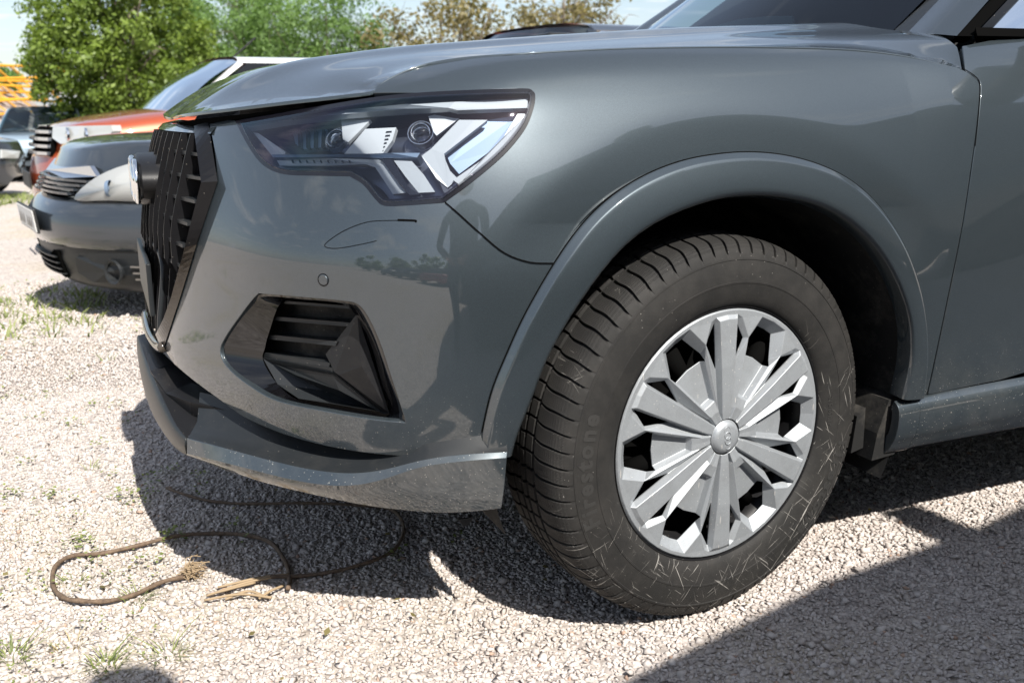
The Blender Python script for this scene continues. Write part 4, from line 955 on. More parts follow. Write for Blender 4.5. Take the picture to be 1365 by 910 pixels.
# wheel cover: one sixth built of facets, mirrored and turned
PT_ = dict(R0=(.2265,0,0),R6=(.2265,6.5,0),R11=(.2265,11,0),R16=(.2265,16,0),R21=(.2265,21.5,0),R30=(.2265,30,0),R26=(.2265,26,0),R3=(.2265,3.2,0),
 E1=(.2192,0,0),E2=(.2188,6.4,0),S0=(.2125,0,5),S1=(.2118,5.3,5),S2=(.13,0,8),S3=(.13,6.4,8),S4=(.047,0,7),S5=(.047,11,7),
 H1=(.2075,6.7,-6),H3=(.126,8.4,-6),G5=(.050,14.8,-3),H2=(.177,13.6,-6),K1=(.2135,9.4,0),V=(.180,15.4,3),
 O1=(.2205,21.5,0),O2=(.2210,30,0),W1=(.2030,24.6,-17),W0=(.2035,30,-17),W2=(.163,17.4,-12),T1=(.055,20,8),
 P1=(.151,17.4,-2),P2=(.0755,20.4,4),PA=(.1485,18.8,-13),PB=(.0790,22.6,-7),PM=(.1490,30,-13),PN=(.0790,30,-7),PQ=(.0735,30,4),TN=(.055,30,7),
 B0=(.033,0,6),B12=(.033,11,6),B15=(.033,15,5),B20=(.033,20,5),B30=(.033,30,5),
 Z0=(.2305,0,-5),Z6=(.2305,6.5,-5),Z11=(.2305,11,-5),Z16=(.2305,16,-5),Z21=(.2305,21.5,-5),Z26=(.2305,26,-5),Z30=(.2305,30,-5),Z3=(.2305,3.2,-5))
FC = ['S0 S2 S3 S1','S2 S4 S5 S3','S0 S1 E2 E1','S1 H1 E2','S1 S3 H3 H1','S3 S5 G5 H3','E1 E2 R6 R3 R0','E2 K1 R11 R6','E2 H1 K1','K1 H1 H2 V','K1 V O1','K1 O1 R21 R16 R11','O1 O2 R30 R26 R21',
      'O2 O1 W1 W0','O1 V W2 W1','V H2 H3','V H3 G5 T1','V P1 W2','V T1 P2 P1','P1 P2 PB PA','PA PB PN PM','P2 PQ PN PB','T1 TN PQ P2','S4 B0 B12 S5','S5 B12 B15 G5','G5 B15 B20 T1','T1 B20 B30 TN',
      'R0 R3 Z3 Z0','R3 R6 Z6 Z3','R6 R11 Z11 Z6','R11 R16 Z16 Z11','R16 R21 Z21 Z16','R21 R26 Z26 Z21','R26 R30 Z30 Z26']
bm = bmesh.new(); H0 = .0985
for k in range(6):
    for s in (1, -1):
        vv = {q: bm.verts.new(wpol(r, 91.5+60*k+s*a, H0+h*.001)) for q, (r, a, h) in PT_.items()}
        for f in FC:
            L = [vv[q] for q in f.split()]
            try: bm.faces.new(L if s > 0 else L[::-1])
            except ValueError: pass
bmesh.ops.remove_doubles(bm, verts=bm.verts[:], dist=.0002); bmesh.ops.delete(bm, geom=[v for v in bm.verts if not v.link_faces], context='VERTS')
for f in bm.faces:
    f.normal_update()
    if f.normal.y > 0: f.normal_flip()
bmesh.ops.triangulate(bm, faces=[f for f in bm.faces if len(f.verts) > 4])
me = bpy.data.meshes.new('wheel_cover'); bm.to_mesh(me); bm.free(); cover = link('wheel_cover', me, M['wheel_silver'], wheel, False)
so_ = cover.modifiers.new('s', 'SOLIDIFY'); so_.thickness = .0035; so_.offset = -1
bv = cover.modifiers.new('b', 'BEVEL'); bv.width = .0011; bv.segments = 2; bv.limit_method = 'ANGLE'; bv.angle_limit = R(14); bv.harden_normals = True
Qw = Matrix(((1, 0, 0, 0), (0, 0, -1, 0), (0, 1, 0, 0), (0, 0, 0, 1)))      # +Z of the lathe -> -Y (outward)
Qw = Matrix.Rotation(R(90), 4, 'X')
mb = MB(); mb.lathe([(.0001, H0+.0125), (.020, H0+.0118), (.0268, H0+.0098), (.0285, H0+.0065), (.031, H0+.0035)], 48, Qw); mb.build('centre_cap', M['wheel_silver'], wheel, True, 50)
mb = MB()
for k in range(4):
    c = Vector((math.cos(R(97)), 0, math.sin(R(97))))*(k-1.5)*.0096
    mb.tube([c+Vector((.0066*math.cos(t), -(H0+.0132-.0012*abs(k-1.5)), .0066*math.sin(t))) for t in np.linspace(0, 2*math.pi, 25)[:-1]], .0010, 6, True)
mb.build('cap_emblem', M['wheel_silver'], wheel, True)
mb = MB(); mb.lathe([(.2335,.094),(.2325,.099),(.2312,.0985),(.2305,.092),(.226,.080),(.215,.07),(.205,.055),(.200,.0),(.210,-.09)], 72, Qw); mb.build('rim_edge', M['black_plastic'], wheel, True, 40)
mb = MB(); mb.lathe([(.04,.060),(.09,.062),(.105,.050),(.135,.040),(.165,.046),(.19,.045),(.205,.03)], 60, Qw); steel = mb.build('steel_rim', M['gap_black'], wheel, True, 40)
for k in range(10):
    a = 36*k+14; mb = MB(); mb.tube([wpol(.10, a, .052), wpol(.135, a, .062), wpol(.185, a, .056)], [.012, .015, .018], 10); mb.build('rim_rib', M['gap_black'], wheel, True)
# ================================================================ ground: flat by the SUV, falling gently away behind it
def gz(y): 
    y = np.asarray(y, float); return -.5*(1-np.exp(-np.maximum(y-2.5, 0)/9.))
xs = np.concatenate([[-1500,-400,-120,-50,-25], np.arange(-12, 13, 2.), [25,50,120,400,1500]]); ys = np.concatenate([[-1500,-300,-80,-30,-12,-6], np.arange(-3, 30, 1.), [35,45,60,100,200,500,1500]])
V = [(x, y, float(gz(y))) for x in xs for y in ys]; ny = len(ys); F = [(i*ny+j, (i+1)*ny+j, (i+1)*ny+j+1, i*ny+j+1) for i in range(len(xs)-1) for j in range(ny-1)]
g_ = mesh('ground', V, F, M['gravel_far'], None, True); tag(g_, kind='structure')
# loose crushed stones near the lens
def hull(seed):
    r_ = np.random.default_rng(seed); bm = bmesh.new()
    for _ in range(9):
        v = r_.normal(size=3); v /= np.linalg.norm(v); v *= r_.uniform(.8, 1.1); bm.verts.new((v[0], v[1]*.78, v[2]*.55))
    bmesh.ops.convex_hull(bm, input=bm.verts[:]); bmesh.ops.delete(bm, geom=[v for v in bm.verts if not v.link_faces], context='VERTS'); bmesh.ops.triangulate(bm, faces=bm.faces[:])
    bm.verts.index_update(); V = np.array([v.co[:] for v in bm.verts]); F = np.array([[v.index for v in f.verts] for f in bm.faces]); bm.free(); return V, F
protos = [hull(s) for s in range(10)]
def jitter_grid(x0, x1, y0, y1, d):
    gx, gy = np.meshgrid(np.arange(x0, x1, d), np.arange(y0, y1, d)); p = np.stack([gx.ravel(), gy.ravel()], 1); return p+rng.uniform(-.5, .5, p.shape)*d
def stones(name, p, s0, s1, mat, tint=None):
    q = proj(np.stack([p[:, 0], p[:, 1], gz(p[:, 1])], 1)); dep = (np.stack([p[:, 0], p[:, 1], p[:, 0]*0], 1)-_C) @ _F
    m = (q[:, 0] > -70) & (q[:, 0] < 1440) & (q[:, 1] < 980) & (dep > .2); p = p[m]; n = len(p)
    s = rng.uniform(s0, s1, n)*(1+.7*(rng.random(n) < .07)); yaw = rng.uniform(0, 2*np.pi, n); tx, ty = rng.normal(0, .27, (2, n)); kind = rng.integers(0, len(protos), n); tn = rng.random(n)*.9+.04; tn[rng.random(n) < .012] = 1
    VV = []; FF = []; TT = []; o = 0
    for k, (pv, pf) in enumerate(protos):
        I = np.where(kind == k)[0]
        if not len(I): continue
        c, sn = np.cos(yaw[I]), np.sin(yaw[I]); a = pv[None]*s[I][:, None, None]
        X = a[..., 0]; Y = a[..., 1]; Z = a[..., 2]; Y2 = Y*np.cos(tx[I])[:, None]-Z*np.sin(tx[I])[:, None]; Z2 = Y*np.sin(tx[I])[:, None]+Z*np.cos(tx[I])[:, None]
        X3 = X*np.cos(ty[I])[:, None]+Z2*np.sin(ty[I])[:, None]; Z3 = -X*np.sin(ty[I])[:, None]+Z2*np.cos(ty[I])[:, None]
        w_ = np.stack([X3*c[:, None]-Y2*sn[:, None]+p[I, 0][:, None], X3*sn[:, None]+Y2*c[:, None]+p[I, 1][:, None], Z3+(s[I]*.12)[:, None]+rng.uniform(-.25, .25, len(I))[:, None]*s[I][:, None]+gz(p[I, 1])[:, None]], -1)
        VV.append(w_.reshape(-1, 3)); FF.append((pf[None]+(o+np.arange(len(I))*len(pv))[:, None, None]).reshape(-1, 3)); TT.append(np.repeat(tn[I], len(pv))); o += len(I)*len(pv)
    me = np_mesh(name, np.concatenate(VV), np.concatenate(FF)); at_ = me.attributes.new('tint', 'FLOAT', 'POINT'); at_.data.foreach_set('value', np.concatenate(TT).astype(np.float32))
    ob = link(name, me, mat, None, False); print(name, n, 'stones', len(me.polygons)); return ob
p1 = jitter_grid(-1.55, 2.0, -.45, 1.05, .0080); p1 = p1[~((p1[:, 0] > -.3) & (p1[:, 1] > .75))]
p2 = jitter_grid(-1.9, .1, 1.05, 2.6, .0105); p2 = p2[~((p2[:, 0] > -.5))]
p3 = jitter_grid(-2.6, .1, 2.6, 5.2, .021); p3 = p3[~(p3[:, 0] > -.6)]
gr1 = stones('gravel', np.concatenate([p1, p2]), .0042, .0090, M['stone']); tag(gr1, 'crushed pale gravel covering the whole yard around the SUV', 'gravel', kind='stuff')
gr2 = stones('far_gravel', p3, .008, .013, M['stone']); tag(gr2, 'looser gravel further back towards the other parked cars', 'gravel', kind='stuff')

# ---- weeds
def blades(n, r, hgt, wdt, lean=.6, seed=0):
    r_ = np.random.default_rng(seed); V = []; F = []; T = []
    for _ in range(n):
        a = r_.uniform(0, 2*np.pi); q = r*math.sqrt(r_.random())*.5; b = np.array([q*math.cos(a), q*math.sin(a), 0]); d = np.array([math.cos(a+r_.normal(0, .5)), math.sin(a+r_.normal(0, .5)), 0]); h = hgt*r_.uniform(.45, 1); l = lean*r_.uniform(.3, 1.3)*h; s = np.array([-d[1], d[0], 0])*wdt*r_.uniform(.6, 1); o = len(V); t = r_.random()
        for k, (f, wf) in enumerate(((0, 1), (.4, .9), (.75, .6), (1, .05))):
            c = b+d*l*f**1.7*1.2+np.array([0, 0, h*(f-.25*f*f*lean)]); V += [c+s*wf, c-s*wf]; T += [t, t]
        for k in range(3): F.append((o+2*k, o+2*k+1, o+2*k+3, o+2*k+2))
    return V, F, T
def leaves(n, r, size, seed=0, zmax=.03):
    r_ = np.random.default_rng(seed); V = []; F = []; T = []
    for _ in range(n):
        a = r_.uniform(0, 2*np.pi); q = r*r_.random()**.7; c = np.array([q*math.cos(a), q*math.sin(a), r_.uniform(.006, zmax)]); d = np.array([math.cos(a), math.sin(a), r_.uniform(-.2, .6)])*size*r_.uniform(.5, 1.2); s = np.array([-math.sin(a), math.cos(a), r_.uniform(-.3, .3)])*size*.42; o = len(V); t = r_.random()
        V += [c, c+d*.5+s, c+d, c+d*.5-s]; F.append((o, o+1, o+2, o+3)); T += [t]*4
    return V, F, T
def tinted(name, parts, mat, parent=None):
    V = []; F = []; T = []
    for (v, f, t), loc in parts:
        o = len(V); V += [tuple(np.array(p)+loc) for p in v]; F += [tuple(i+o for i in q) for q in f]; T += t
    ob = mesh(name, V, F, mat, parent); a = ob.data.attributes.new('tint', 'FLOAT', 'POINT'); a.data.foreach_set('value', np.array(T, dtype=np.float32)); return ob
def gp(px, py): p = at(px, py, z=0); return np.array([p[0], p[1], .0])
big = [((18,878),30,.075,'grass tuft growing at the lower left edge of the gravel'),((94,862),16,.05,'thin grass tuft on sunlit gravel left of the round shadow'),((141,890),30,.06,'green grass tuft standing in the round shadow at the bottom'),((222,876),22,.075,'taller grass tuft on the right edge of the round shadow'),
       ((184,800),26,.045,'grass tuft under the lower strand of the brown hose'),((97,778),18,.03,'small weed inside the loop of the brown hose')]
for i, ((x, y), n, h, lb) in enumerate(big):
    o = tinted('grass_tuft', [(blades(n, .045, h*.7, .0013, 1.1, i), np.zeros(3)), (blades(n//2, .06, h*.5, .0011, 1.3, i+50), np.zeros(3))], M['weed_leaf'] if i != 1 else M['dry_grass']); o.location = gp(x, y); tag(o, lb, 'grass', 'grass tufts in the gravel')
wd_px = [(180,670),(190,672),(172,665),(100,728),(118,733),(108,724),(232,717),(243,720),(225,722),(325,722),(300,710),(60,665),(130,600),(140,640),(95,570),(150,545),(95,505),(67,530),(180,560),(235,470),(230,630),(205,655),(265,640),(210,640),(270,660),(35,625),(15,668),(122,755),(200,750),(400,660),(610,720),(530,750)]
parts = []
for i, (x, y) in enumerate(wd_px): parts.append((leaves(9+5*(i % 3), .024, .010, i), gp(x, y)+rng.normal(0, .006, 3)*[1, 1, 0]))
r_ = np.random.default_rng(5)
for i in range(170):
    x, y = r_.uniform(-2.2, -.5), 1.0+4.2*r_.random()
    if x > -.95 and y < 2.6: continue
    k = i % 3; sz = .5+.5*r_.random()+.12*y; parts.append((leaves(10, .035*sz, .012*sz, i) if k else blades(12, .04*sz, .035*sz, .0014*sz, .9, i), np.array([x, y, float(gz(y))])))
for i in range(70):
    x, y = r_.uniform(-1.3, -.9), .2+.9*r_.random(); parts.append((leaves(5, .018, .007, i), np.array([x, y, .003])))
wdm = tinted('weeds', parts, M['weed_leaf']); tag(wdm, 'small green weeds sprouting here and there in the gravel', 'weeds', kind='stuff')
parts = []
for i in range(1500):
    y = 3.0+14*r_.random()**1.2; x = r_.uniform(-3.6, -.9-.03*y); b = math.sin(x*2.1+y*.9)+math.sin(y*1.7-x)+.8*math.sin(y*.55)
    if b < 1.05: continue
    sz = 1+.12*y; parts.append((blades(7, .09*sz, .045*sz, .0035*sz, 1., i), np.array([x, y, float(gz(y))])))
gm = tinted('grass_patches', parts, M['weed_leaf']); tag(gm, 'patchy low grass on the gravel between the rows of cars', 'grass', kind='stuff')

parts = []; r_ = np.random.default_rng(11)
for i in range(150):
    x, y = r_.uniform(-1.6, .6), r_.uniform(-.2, 2.8); parts.append((leaves(1, .004, .012*r_.uniform(.6, 1.4), i, .012), np.array([x, y, .004])))
dl = tinted('dry_leaves', parts, M['brown_leaf']); tag(dl, 'tiny dry leaf scraps scattered over the gravel', 'leaves', kind='stuff')
# ---- hoses lying on the gravel
def hose(name, pts, r, z=.008, n=8, taper=None):
    P = [np.array([*at(x, y, z=.012)[:2], .012+.004*math.sin(i*1.9)]) for i, (x, y) in enumerate(pts)]
    C = catmull(P, 8); mb = MB(); mb.tube(C, [r*(1+.10*math.sin(i*.8)) for i in range(len(C))] if taper is None else list(np.linspace(r, taper, len(C))), n); return mb
hs = empty('hose', tuple(gp(160, 765))); tag(hs, 'old brown hose lying in a loop, frayed at its end', 'hose')
def local(o, par):
    o.data.transform(Matrix.Translation(-Vector(par.location))); return o
o = local(hose('h', [(246,768),(215,778),(180,790),(145,799),(110,803),(85,796),(71,779),(73,758),(95,742),(135,735),(180,728),(235,716),(285,709),(330,712),(362,726),(380,748),(386,768),(384,786)], .0046).build('hose_run', M['hose'], hs, True), hs)
fr = MB(); r_ = np.random.default_rng(3)
e0 = gp(246, 772)
for i in range(110):
    a = r_.uniform(-1.5, 1.5); L = r_.uniform(.015, .055); d = np.array([math.cos(a), math.sin(a)*.8, r_.uniform(0, .6)])*L; m_ = d*.5+r_.normal(0, .008, 3); fr.tube([e0+[0, 0, .012], e0+m_+[0, 0, .012], e0+d+[0, 0, .008]], .0009, 4)
local(fr.build('frayed_end', M['straw'], hs), hs)
h2 = empty('hose', tuple(gp(480, 700))); tag(h2, 'second hose in the shade under the front bumper, with split straw-coloured strands', 'hose')
local(hose('h', [(222,650),(245,660),(280,666),(330,670),(400,672),(470,672)], .0036).build('hose_run', M['hose'], h2, True), h2)
local(hose('h', [(470,672),(520,680),(538,700),(528,728),(500,748),(450,760),(400,765),(360,770)], .004).build('hose_run', M['hose'], h2, True), h2)
for pts in ([(375,767),(330,778),(275,792)],[(385,765),(345,772),(290,781)],[(362,796),(320,794),(272,798)],[(378,780),(360,790),(345,796)],[(340,776),(310,786),(280,790)],[(352,794),(330,790),(300,797)]):
    local(hose('h', pts, .0026, n=5).build('loose_strand', M['straw'], h2, True), h2)
# ================================================================ other vehicles (nose towards -x, origin on the ground under the nose centre)
def sect(w, zb, zs, zt, x):
    """half section bottom -> top centre"""
    return [(x, w*.80, zb), (x, w*.96, zb+.05), (x, w, zb+(zs-zb)*.35), (x, w, zb+(zs-zb)*.7), (x, w*.975, zs-.03), (x, w*.90, zs+(zt-zs)*.55), (x, w*.62, zs+(zt-zs)*.9), (x, w*.3, zt), (x, 0, zt+.004)]
def loft_body(name, st, mat, parent, fx=None):
    rows = []
    for s in st: rows.append(sect(*s))
    A = np.array(rows); S = Surf(np.concatenate([A, A[:, ::-1][:, 1:]*[1, -1, 1]], 1)); 
    u = np.linspace(0, .9999, len(st)*6); v = np.linspace(0, .9999, 44); U, Vv = np.meshgrid(u, v, indexing='ij'); P = S.ev(U.ravel(), Vv.ravel()); n = 44
    F = [(i*n+j, i*n+j+1, (i+1)*n+j+1, (i+1)*n+j) for i in range(len(u)-1) for j in range(n-1)]
    
    if fx is not None:
        lim = np.array([fx(y, z) for x, y, z in P]); P[:, 0] = np.where(P[:, 0] < lim+.012, lim+.012+.25*(P[:, 0]-P[:, 0].min())*.2, P[:, 0])
    F.append(tuple(range(n))[::-1]); o = mesh(name, P, F, mat, parent, True); return o, S
def bg_wheel(parent, x, y, r, side):
    wq = empty('wheel'); wq.parent = parent; wq.location = (x, y, r)
    Q = Matrix.Rotation(R(90*side), 4, 'X')
    mb = MB(); mb.lathe([(r*.62,.0),(r*.64,.02),(r*.8,.03),(r*.95,.015),(r,-.02),(r,-.17),(r*.9,-.2)], 36, Q); mb.build('tyre', M['tyre_rubber'], wq, True, 40)
    mb = MB(); mb.lathe([(.001,-.01),(r*.2,.0),(r*.5,-.02),(r*.6,.0),(r*.64,.012)], 30, Q); mb.build('rim', M['satin_chrome'], wq, True, 40)
def base_car(name, loc, rz, label, cat, col, L, w, hood, roof, clear, nose=.0, wsx=1.0, roofx=1.7, wr=.32, group=None, fx=None, van=False, cab=None, scr='windscreen_glass'):
    c = empty(name, loc, rz); tag(c, label, cat, group)
    st = [(w*.70, clear+.10, hood*.66, hood*.70, .02), (w*.80, clear+.04, hood*.74, hood*.80, .0+nose), (w*.90, clear, hood*.84, hood*.90, .10), (w*.97, clear-.02, hood*.90, hood*.965, .28), (w, clear-.02, hood*.93, hood, .55), (w, clear-.02, hood*.95, hood*1.03, wsx-.1),
          (w, clear-.02, hood*.99, hood*1.04, wsx+.3), (w, clear-.02, hood*1.0, hood*1.04, L*.6), (w, clear, hood*1.02, hood*1.05, L*.85), (w*.95, clear+.05, hood*1.0, hood*1.03, L-.08), (w*.85, clear+.12, hood*.8, hood*.9, L)]
    body, S = loft_body('body', st, col, c, fx or (lambda y, z: .35*(abs(y)/w)**2.6+max(0, z-.6*hood)*.35)); cab = cab or col
    # cabin
    b = hood*1.0; wb = w*.93; wt = w*.74
    def prow(x, z, y): return [(x, -y, z), (x-.06, -y*.5, z+.01), (x-.08, 0, z+.012), (x-.06, y*.5, z+.01), (x, y, z)]
    patch('windscreen', [prow(wsx, b-.01, wb*.92), prow((wsx+roofx)/2, (b+roof)/2+.02, (wb+wt)/2*.93), prow(roofx, roof-.03, wt*.93)], M[scr] if not van else M['window_glass'], c, 5)
    re = L-.12 if not van else L-.02
    rr = lambda x, z, y: [(x, -y, z-.05), (x, -y*.75, z), (x, 0, z+.015), (x, y*.75, z), (x, y, z-.05)]
    patch('roof', [rr(roofx-.02, roof-.005, wt), rr((roofx+re)/2, roof+.01, wt*1.02), rr(re-.35, roof-.02, wt), rr(re-.05, roof-.14, wt*.97)], cab, c, 5)
    for s in (1, -1):
        mb = MB(); strip(mb, pl((wsx-.04, s*wb*.97, b-.03), (roofx-.02, s*wt*1.0, roof-.055)), pl((wsx+.03, s*wb*.88, b-.005), (roofx, s*wt*.90, roof-.02)), .0); mb.build('pillar', cab, c)
        sg = [[(wsx+.08, s*wb, b-.02), (wsx+.9, s*wb, b), (L*.75, s*wb, b+.02), (re-.12, s*wb*.96, b+.03)], [(roofx+.02, s*wt*1.01, roof-.06), (roofx+.5, s*wt*1.02, roof-.05), (L*.75, s*wt*1.02, roof-.05), (re-.30, s*wt, roof-.09)]]
        patch('side_window', sg, M['window_glass'] if not van else col, c, 4)
        mb = MB(); mb.box((wsx+.28, s*(w+.09), hood+.06), (.10, .19, .13), None, .035); mb.build('wing_mirror', M['dark_plastic'], c, True)
    patch('rear_window', [[(re+.02, -wb*.9, b), (re+.04, 0, b), (re+.02, wb*.9, b)], [(re-.04, -wt*.95, roof-.15), (re-.02, 0, roof-.14), (re-.04, wt*.95, roof-.15)]], M['window_glass'], c, 4)
    mb = MB(); mb.prism([(wsx+.15, b-.1), (re-.05, b-.1), (re-.05, b), (wsx+.15, b)], -wb*.9, wb*.9, lambda x, y, h: (x, h, y)); mb.build('interior', M['interior'], c)
    for x in (.78, L-.80):
        for s in (1, -1):
            mb = MB(); Q = Matrix.Translation((x, s*(w-.004), wr+.02)) @ Matrix.Rotation(R(-90*s), 4, 'X'); mb.lathe([(.001, .006), (wr+.045, .006), (wr+.05, .0)], 36, Q); mb.build('wheel_arch', M['gap_black'], c)
            bg_wheel(c, x, s*(w-.015), wr, -s if False else (1 if s < 0 else -1))
    return c, S
def on_nose(S, y, z, off=0.):
    uv = S.solve(np.array([[y, z]]), lambda u, v: S.pt(np.clip(u, 0, .999), np.clip(v, 0, .999))[:, [1, 2]], np.array([[.12, .5+.3*(-y)]])); p = S.pt(uv[:, 0], uv[:, 1])[0]; return p-np.array([off, 0, 0])
def nose_x(st_w, y, z, k=.55, base=0., rake=.3, zref=.5):
    """simple plan curve of a nose"""
    return base+k*(abs(y)/st_w)**2.6*.9+max(0, z-zref)*rake
def skin_patch(name, outline, fx, mat, parent, th=.03, out=.0, smooth=False, n=1):
    """closed outline (y, z) laid on the nose curve fx(y, z), th thick"""
    o = [tuple(p) for p in (catmull(outline, n, True) if n > 1 else outline)]; m = len(o)
    A = [(fx(y, z)-out, y, z) for y, z in o]; B = [(x+th, y, z) for x, y, z in A]; cy = sum(p[0] for p in o)/m; cz = sum(p[1] for p in o)/m
    V = A+B+[(fx(cy, cz)-out-.004, cy, cz)]; F = [(i, (i+1) % m, 2*m) for i in range(m)]+[(i, m+i, m+(i+1) % m, (i+1) % m) for i in range(m)]
    return mesh(name, V, F, mat, parent, smooth)
def nose_shell(name, fx, rows, mat, parent, ny=26):
    """front shell: rows of (z, halfwidth, dx)"""
    V = []; ys = np.linspace(-1, 1, ny)
    for z, hw, dx in rows:
        for t in ys: V.append((fx(t*hw, z)+dx, t*hw, z))
    F = [(i*ny+j, i*ny+j+1, (i+1)*ny+j+1, (i+1)*ny+j) for i in range(len(rows)-1) for j in range(ny-1)]; return mesh(name, V, F, mat, parent, True)

# ---- dark compact car right behind
fA = lambda y, z: -.02+.46*(abs(y)/.86)**2.5+max(0, z-.50)*.48+max(0, .38-z)*.30
GY = 3.93; zz = float(gz(GY))
cA, SA = base_car('compact_car', (-1.24, GY, zz), R(11), 'dark grey compact car behind the grille, with cloudy headlight and number plate', 'car', M['anthracite_paint'], 5.0, .86, .88, 1.50, .25, nose=.05, wsx=2.4, roofx=3.0, wr=.30, fx=fA)
nose_shell('front_bumper', fA, [(.585,.84,.01),(.57,.855,-.015),(.50,.865,-.03),(.42,.865,-.028),(.365,.86,-.01),(.355,.86,.015)], M['anthracite_paint'], cA)
nose_shell('lower_bumper', fA, [(.36,.86,.0),(.30,.85,-.01),(.20,.84,.0),(.165,.82,.03),(.15,.80,.08)], M['dark_plastic'], cA)
skin_patch('lower_intake', [(-.30,.335),(.30,.335),(.26,.20),(-.26,.20)], fA, M['gap_black'], cA, .02, .022)
for z in (.305, .275, .245, .22): 
    mb = MB(); barr(mb, [(fA(y, z)-.03, y, z) for y in np.linspace(-.27, .27, 9)], 0, .006, .02); mb.build('intake_slat', M['dark_plastic'], cA)
for s in (-1, 1):
    skin_patch('headlight', [(s*a, b) for a, b in [(.44,.588),(.62,.588),(.80,.592),(.855,.66),(.86,.755),(.81,.795),(.68,.765),(.52,.69)]], fA, M['headlight_haze'], cA, .05, .028, True, 4)
    Q = Matrix.Translation((fA(s*.62, .27)-.03, s*.62, .262)) @ Matrix.Rotation(R(-90), 4, 'Y') @ Matrix.Rotation(R(-25*s), 4, 'X')
    skin_patch('fog_recess', [(s*a, b) for a, b in [(.43,.32),(.80,.33),(.80,.215),(.48,.20),(.40,.24)]], fA, M['satin_chrome'] if False else M['dark_plastic'], cA, .02, .020)
    mb = MB(); mb.lathe([(.058,.0),(.055,.012),(.045,.006),(.040,-.03),(.001,-.035)], 28, Q); mb.build('fog_lamp', M['dark_plastic'], cA, True, 40)
    for k in range(3):
        mb = MB(); barr(mb, [(fA(s*y, .29-.03*k)-.030, s*y, .29-.03*k) for y in np.linspace(.69, .80, 5)], 0, .007, .01); mb.build('trim_rib', M['brake_metal'], cA)
skin_patch('chrome_bar', [(-.46,.735),(.46,.735),(.52,.69),(.30,.675),(-.30,.675),(-.52,.69)], fA, M['satin_chrome'], cA, .02, .030)
skin_patch('grille_opening', [(-.50,.685),(.50,.685),(.44,.60),(.33,.59),(-.33,.59),(-.44,.60)], fA, M['gap_black'], cA, .02, .012)
for k, z in enumerate((.665, .645, .625, .605)):
    mb = MB(); hw = .48-.03*k; barr(mb, [(fA(y, z)-.032, y, z+.006*math.cos(y*3)) for y in np.linspace(-hw, hw, 13)], 0, .011, .03); mb.build('grille_slat', M['anthracite_paint'], cA)
for s in (-1, 1):
    for y_, z_, r__ in ((.60, .64, .035), (.74, .68, .045)):
        mb = MB(); Q = Matrix.Translation((fA(s*y_, z_)-.034, s*y_, z_)) @ Matrix.Rotation(R(-90), 4, 'Y') @ Matrix.Rotation(R(30*s), 4, 'X'); mb.lathe([(r__*1.1,-.01),(r__,.006),(r__*.8,.004),(.001,-.006)], 24, Q); mb.build('lamp_ring', M['lamp_reflector'], cA, True, 40)
pm_ = MB(); pm_.box((-.062, .0, .475), (.012, .52, .115), Matrix.Rotation(R(-6), 3, 'Y'), .003); npl = pm_.build('number_plate_holder', M['plate_black'], cA)
pm_ = MB(); pm_.box((-.0695, .0, .475), (.004, .50, .10), Matrix.Rotation(R(-6), 3, 'Y'), .001); pl_ = pm_.build('number_plate', M['plate_white'], cA)
def text_part(txt, size, loc, rot, mat, parent, name='lettering'):
    cu = bpy.data.curves.new('t', 'FONT'); cu.body = txt; cu.size = size; cu.extrude = .0008; cu.align_x = 'CENTER'; cu.align_y = 'CENTER'; cu.offset = size*.012
    o = bpy.data.objects.new('t', cu); COL.objects.link(o); bpy.context.view_layer.update(); m2 = bpy.data.meshes.new_from_object(o.evaluated_get(bpy.context.evaluated_depsgraph_get())); bpy.data.objects.remove(o)
    o = link(name, m2, mat, parent, False); o.location = loc; o.rotation_euler = rot; return o
for k_ in range(6):
    mb = MB(); mb.box((-.0722, -.17+.062*k_+(.05 if k_ > 2 else 0), .475), (.002, .012+.008*(k_ % 2), .07)); mb.build('plate_character', M['brake_metal'], pl_)

# ---- orange SUV
fB = lambda y, z: -.03+.42*(abs(y)/.95)**2.6+max(0, z-.62)*.18+max(0, .5-z)*.25
OY = 6.75; zz = float(gz(OY))
cB, SB_ = base_car('suv', (-1.38, OY, zz), R(8), 'orange-red SUV with white pillars and roof, parked behind the dark compact car', 'car', M['orange_paint'], 4.6, .95, 1.08, 1.50, .32, nose=.05, wsx=.85, roofx=1.40, wr=.37, fx=fB, cab=M['white_car_paint'], scr='pale_screen')
nose_shell('front_bumper', fB, [(.80,.90,-.0),(.76,.93,-.02),(.62,.945,-.03),(.50,.94,-.03),(.42,.93,-.0),(.36,.90,.04)], M['orange_paint'], cB)
nose_shell('lower_bumper', fB, [(.44,.94,-.02),(.36,.92,-.04),(.28,.88,.0),(.24,.84,.05)], M['black_plastic'], cB)
skin_patch('grille_opening', [(-.50,.98),(.50,.98),(.48,.78),(-.48,.78)], fB, M['gap_black'], cB, .03, .03)
for k in range(4):
    mb = MB(); z = .80+.05*k; barr(mb, [(fB(y, z)-.05, y, z) for y in np.linspace(-.48, .48, 12)], 0, .022, .03); mb.build('grille_slat', M['satin_chrome'], cB)
for s in (-1, 1):
    skin_patch('headlight', [(s*a, b) for a, b in [(.50,.985),(.75,.995),(.93,1.00),(.94,.96),(.90,.90),(.78,.865),(.60,.87),(.50,.91)]], fB, M['headlight_haze'], cB, .06, .035)
    for k in range(2):
        mb = MB(); Q = Matrix.Translation((fB(s*(.67+.13*k), .93)-.045, s*(.64+.15*k), .932)) @ Matrix.Rotation(R(-90), 4, 'Y'); mb.lathe([(.05,-.01),(.052,.006),(.040,.008),(.001,.014)], 24, Q); mb.build('lamp_ring', M['chrome'], cB, True, 40)
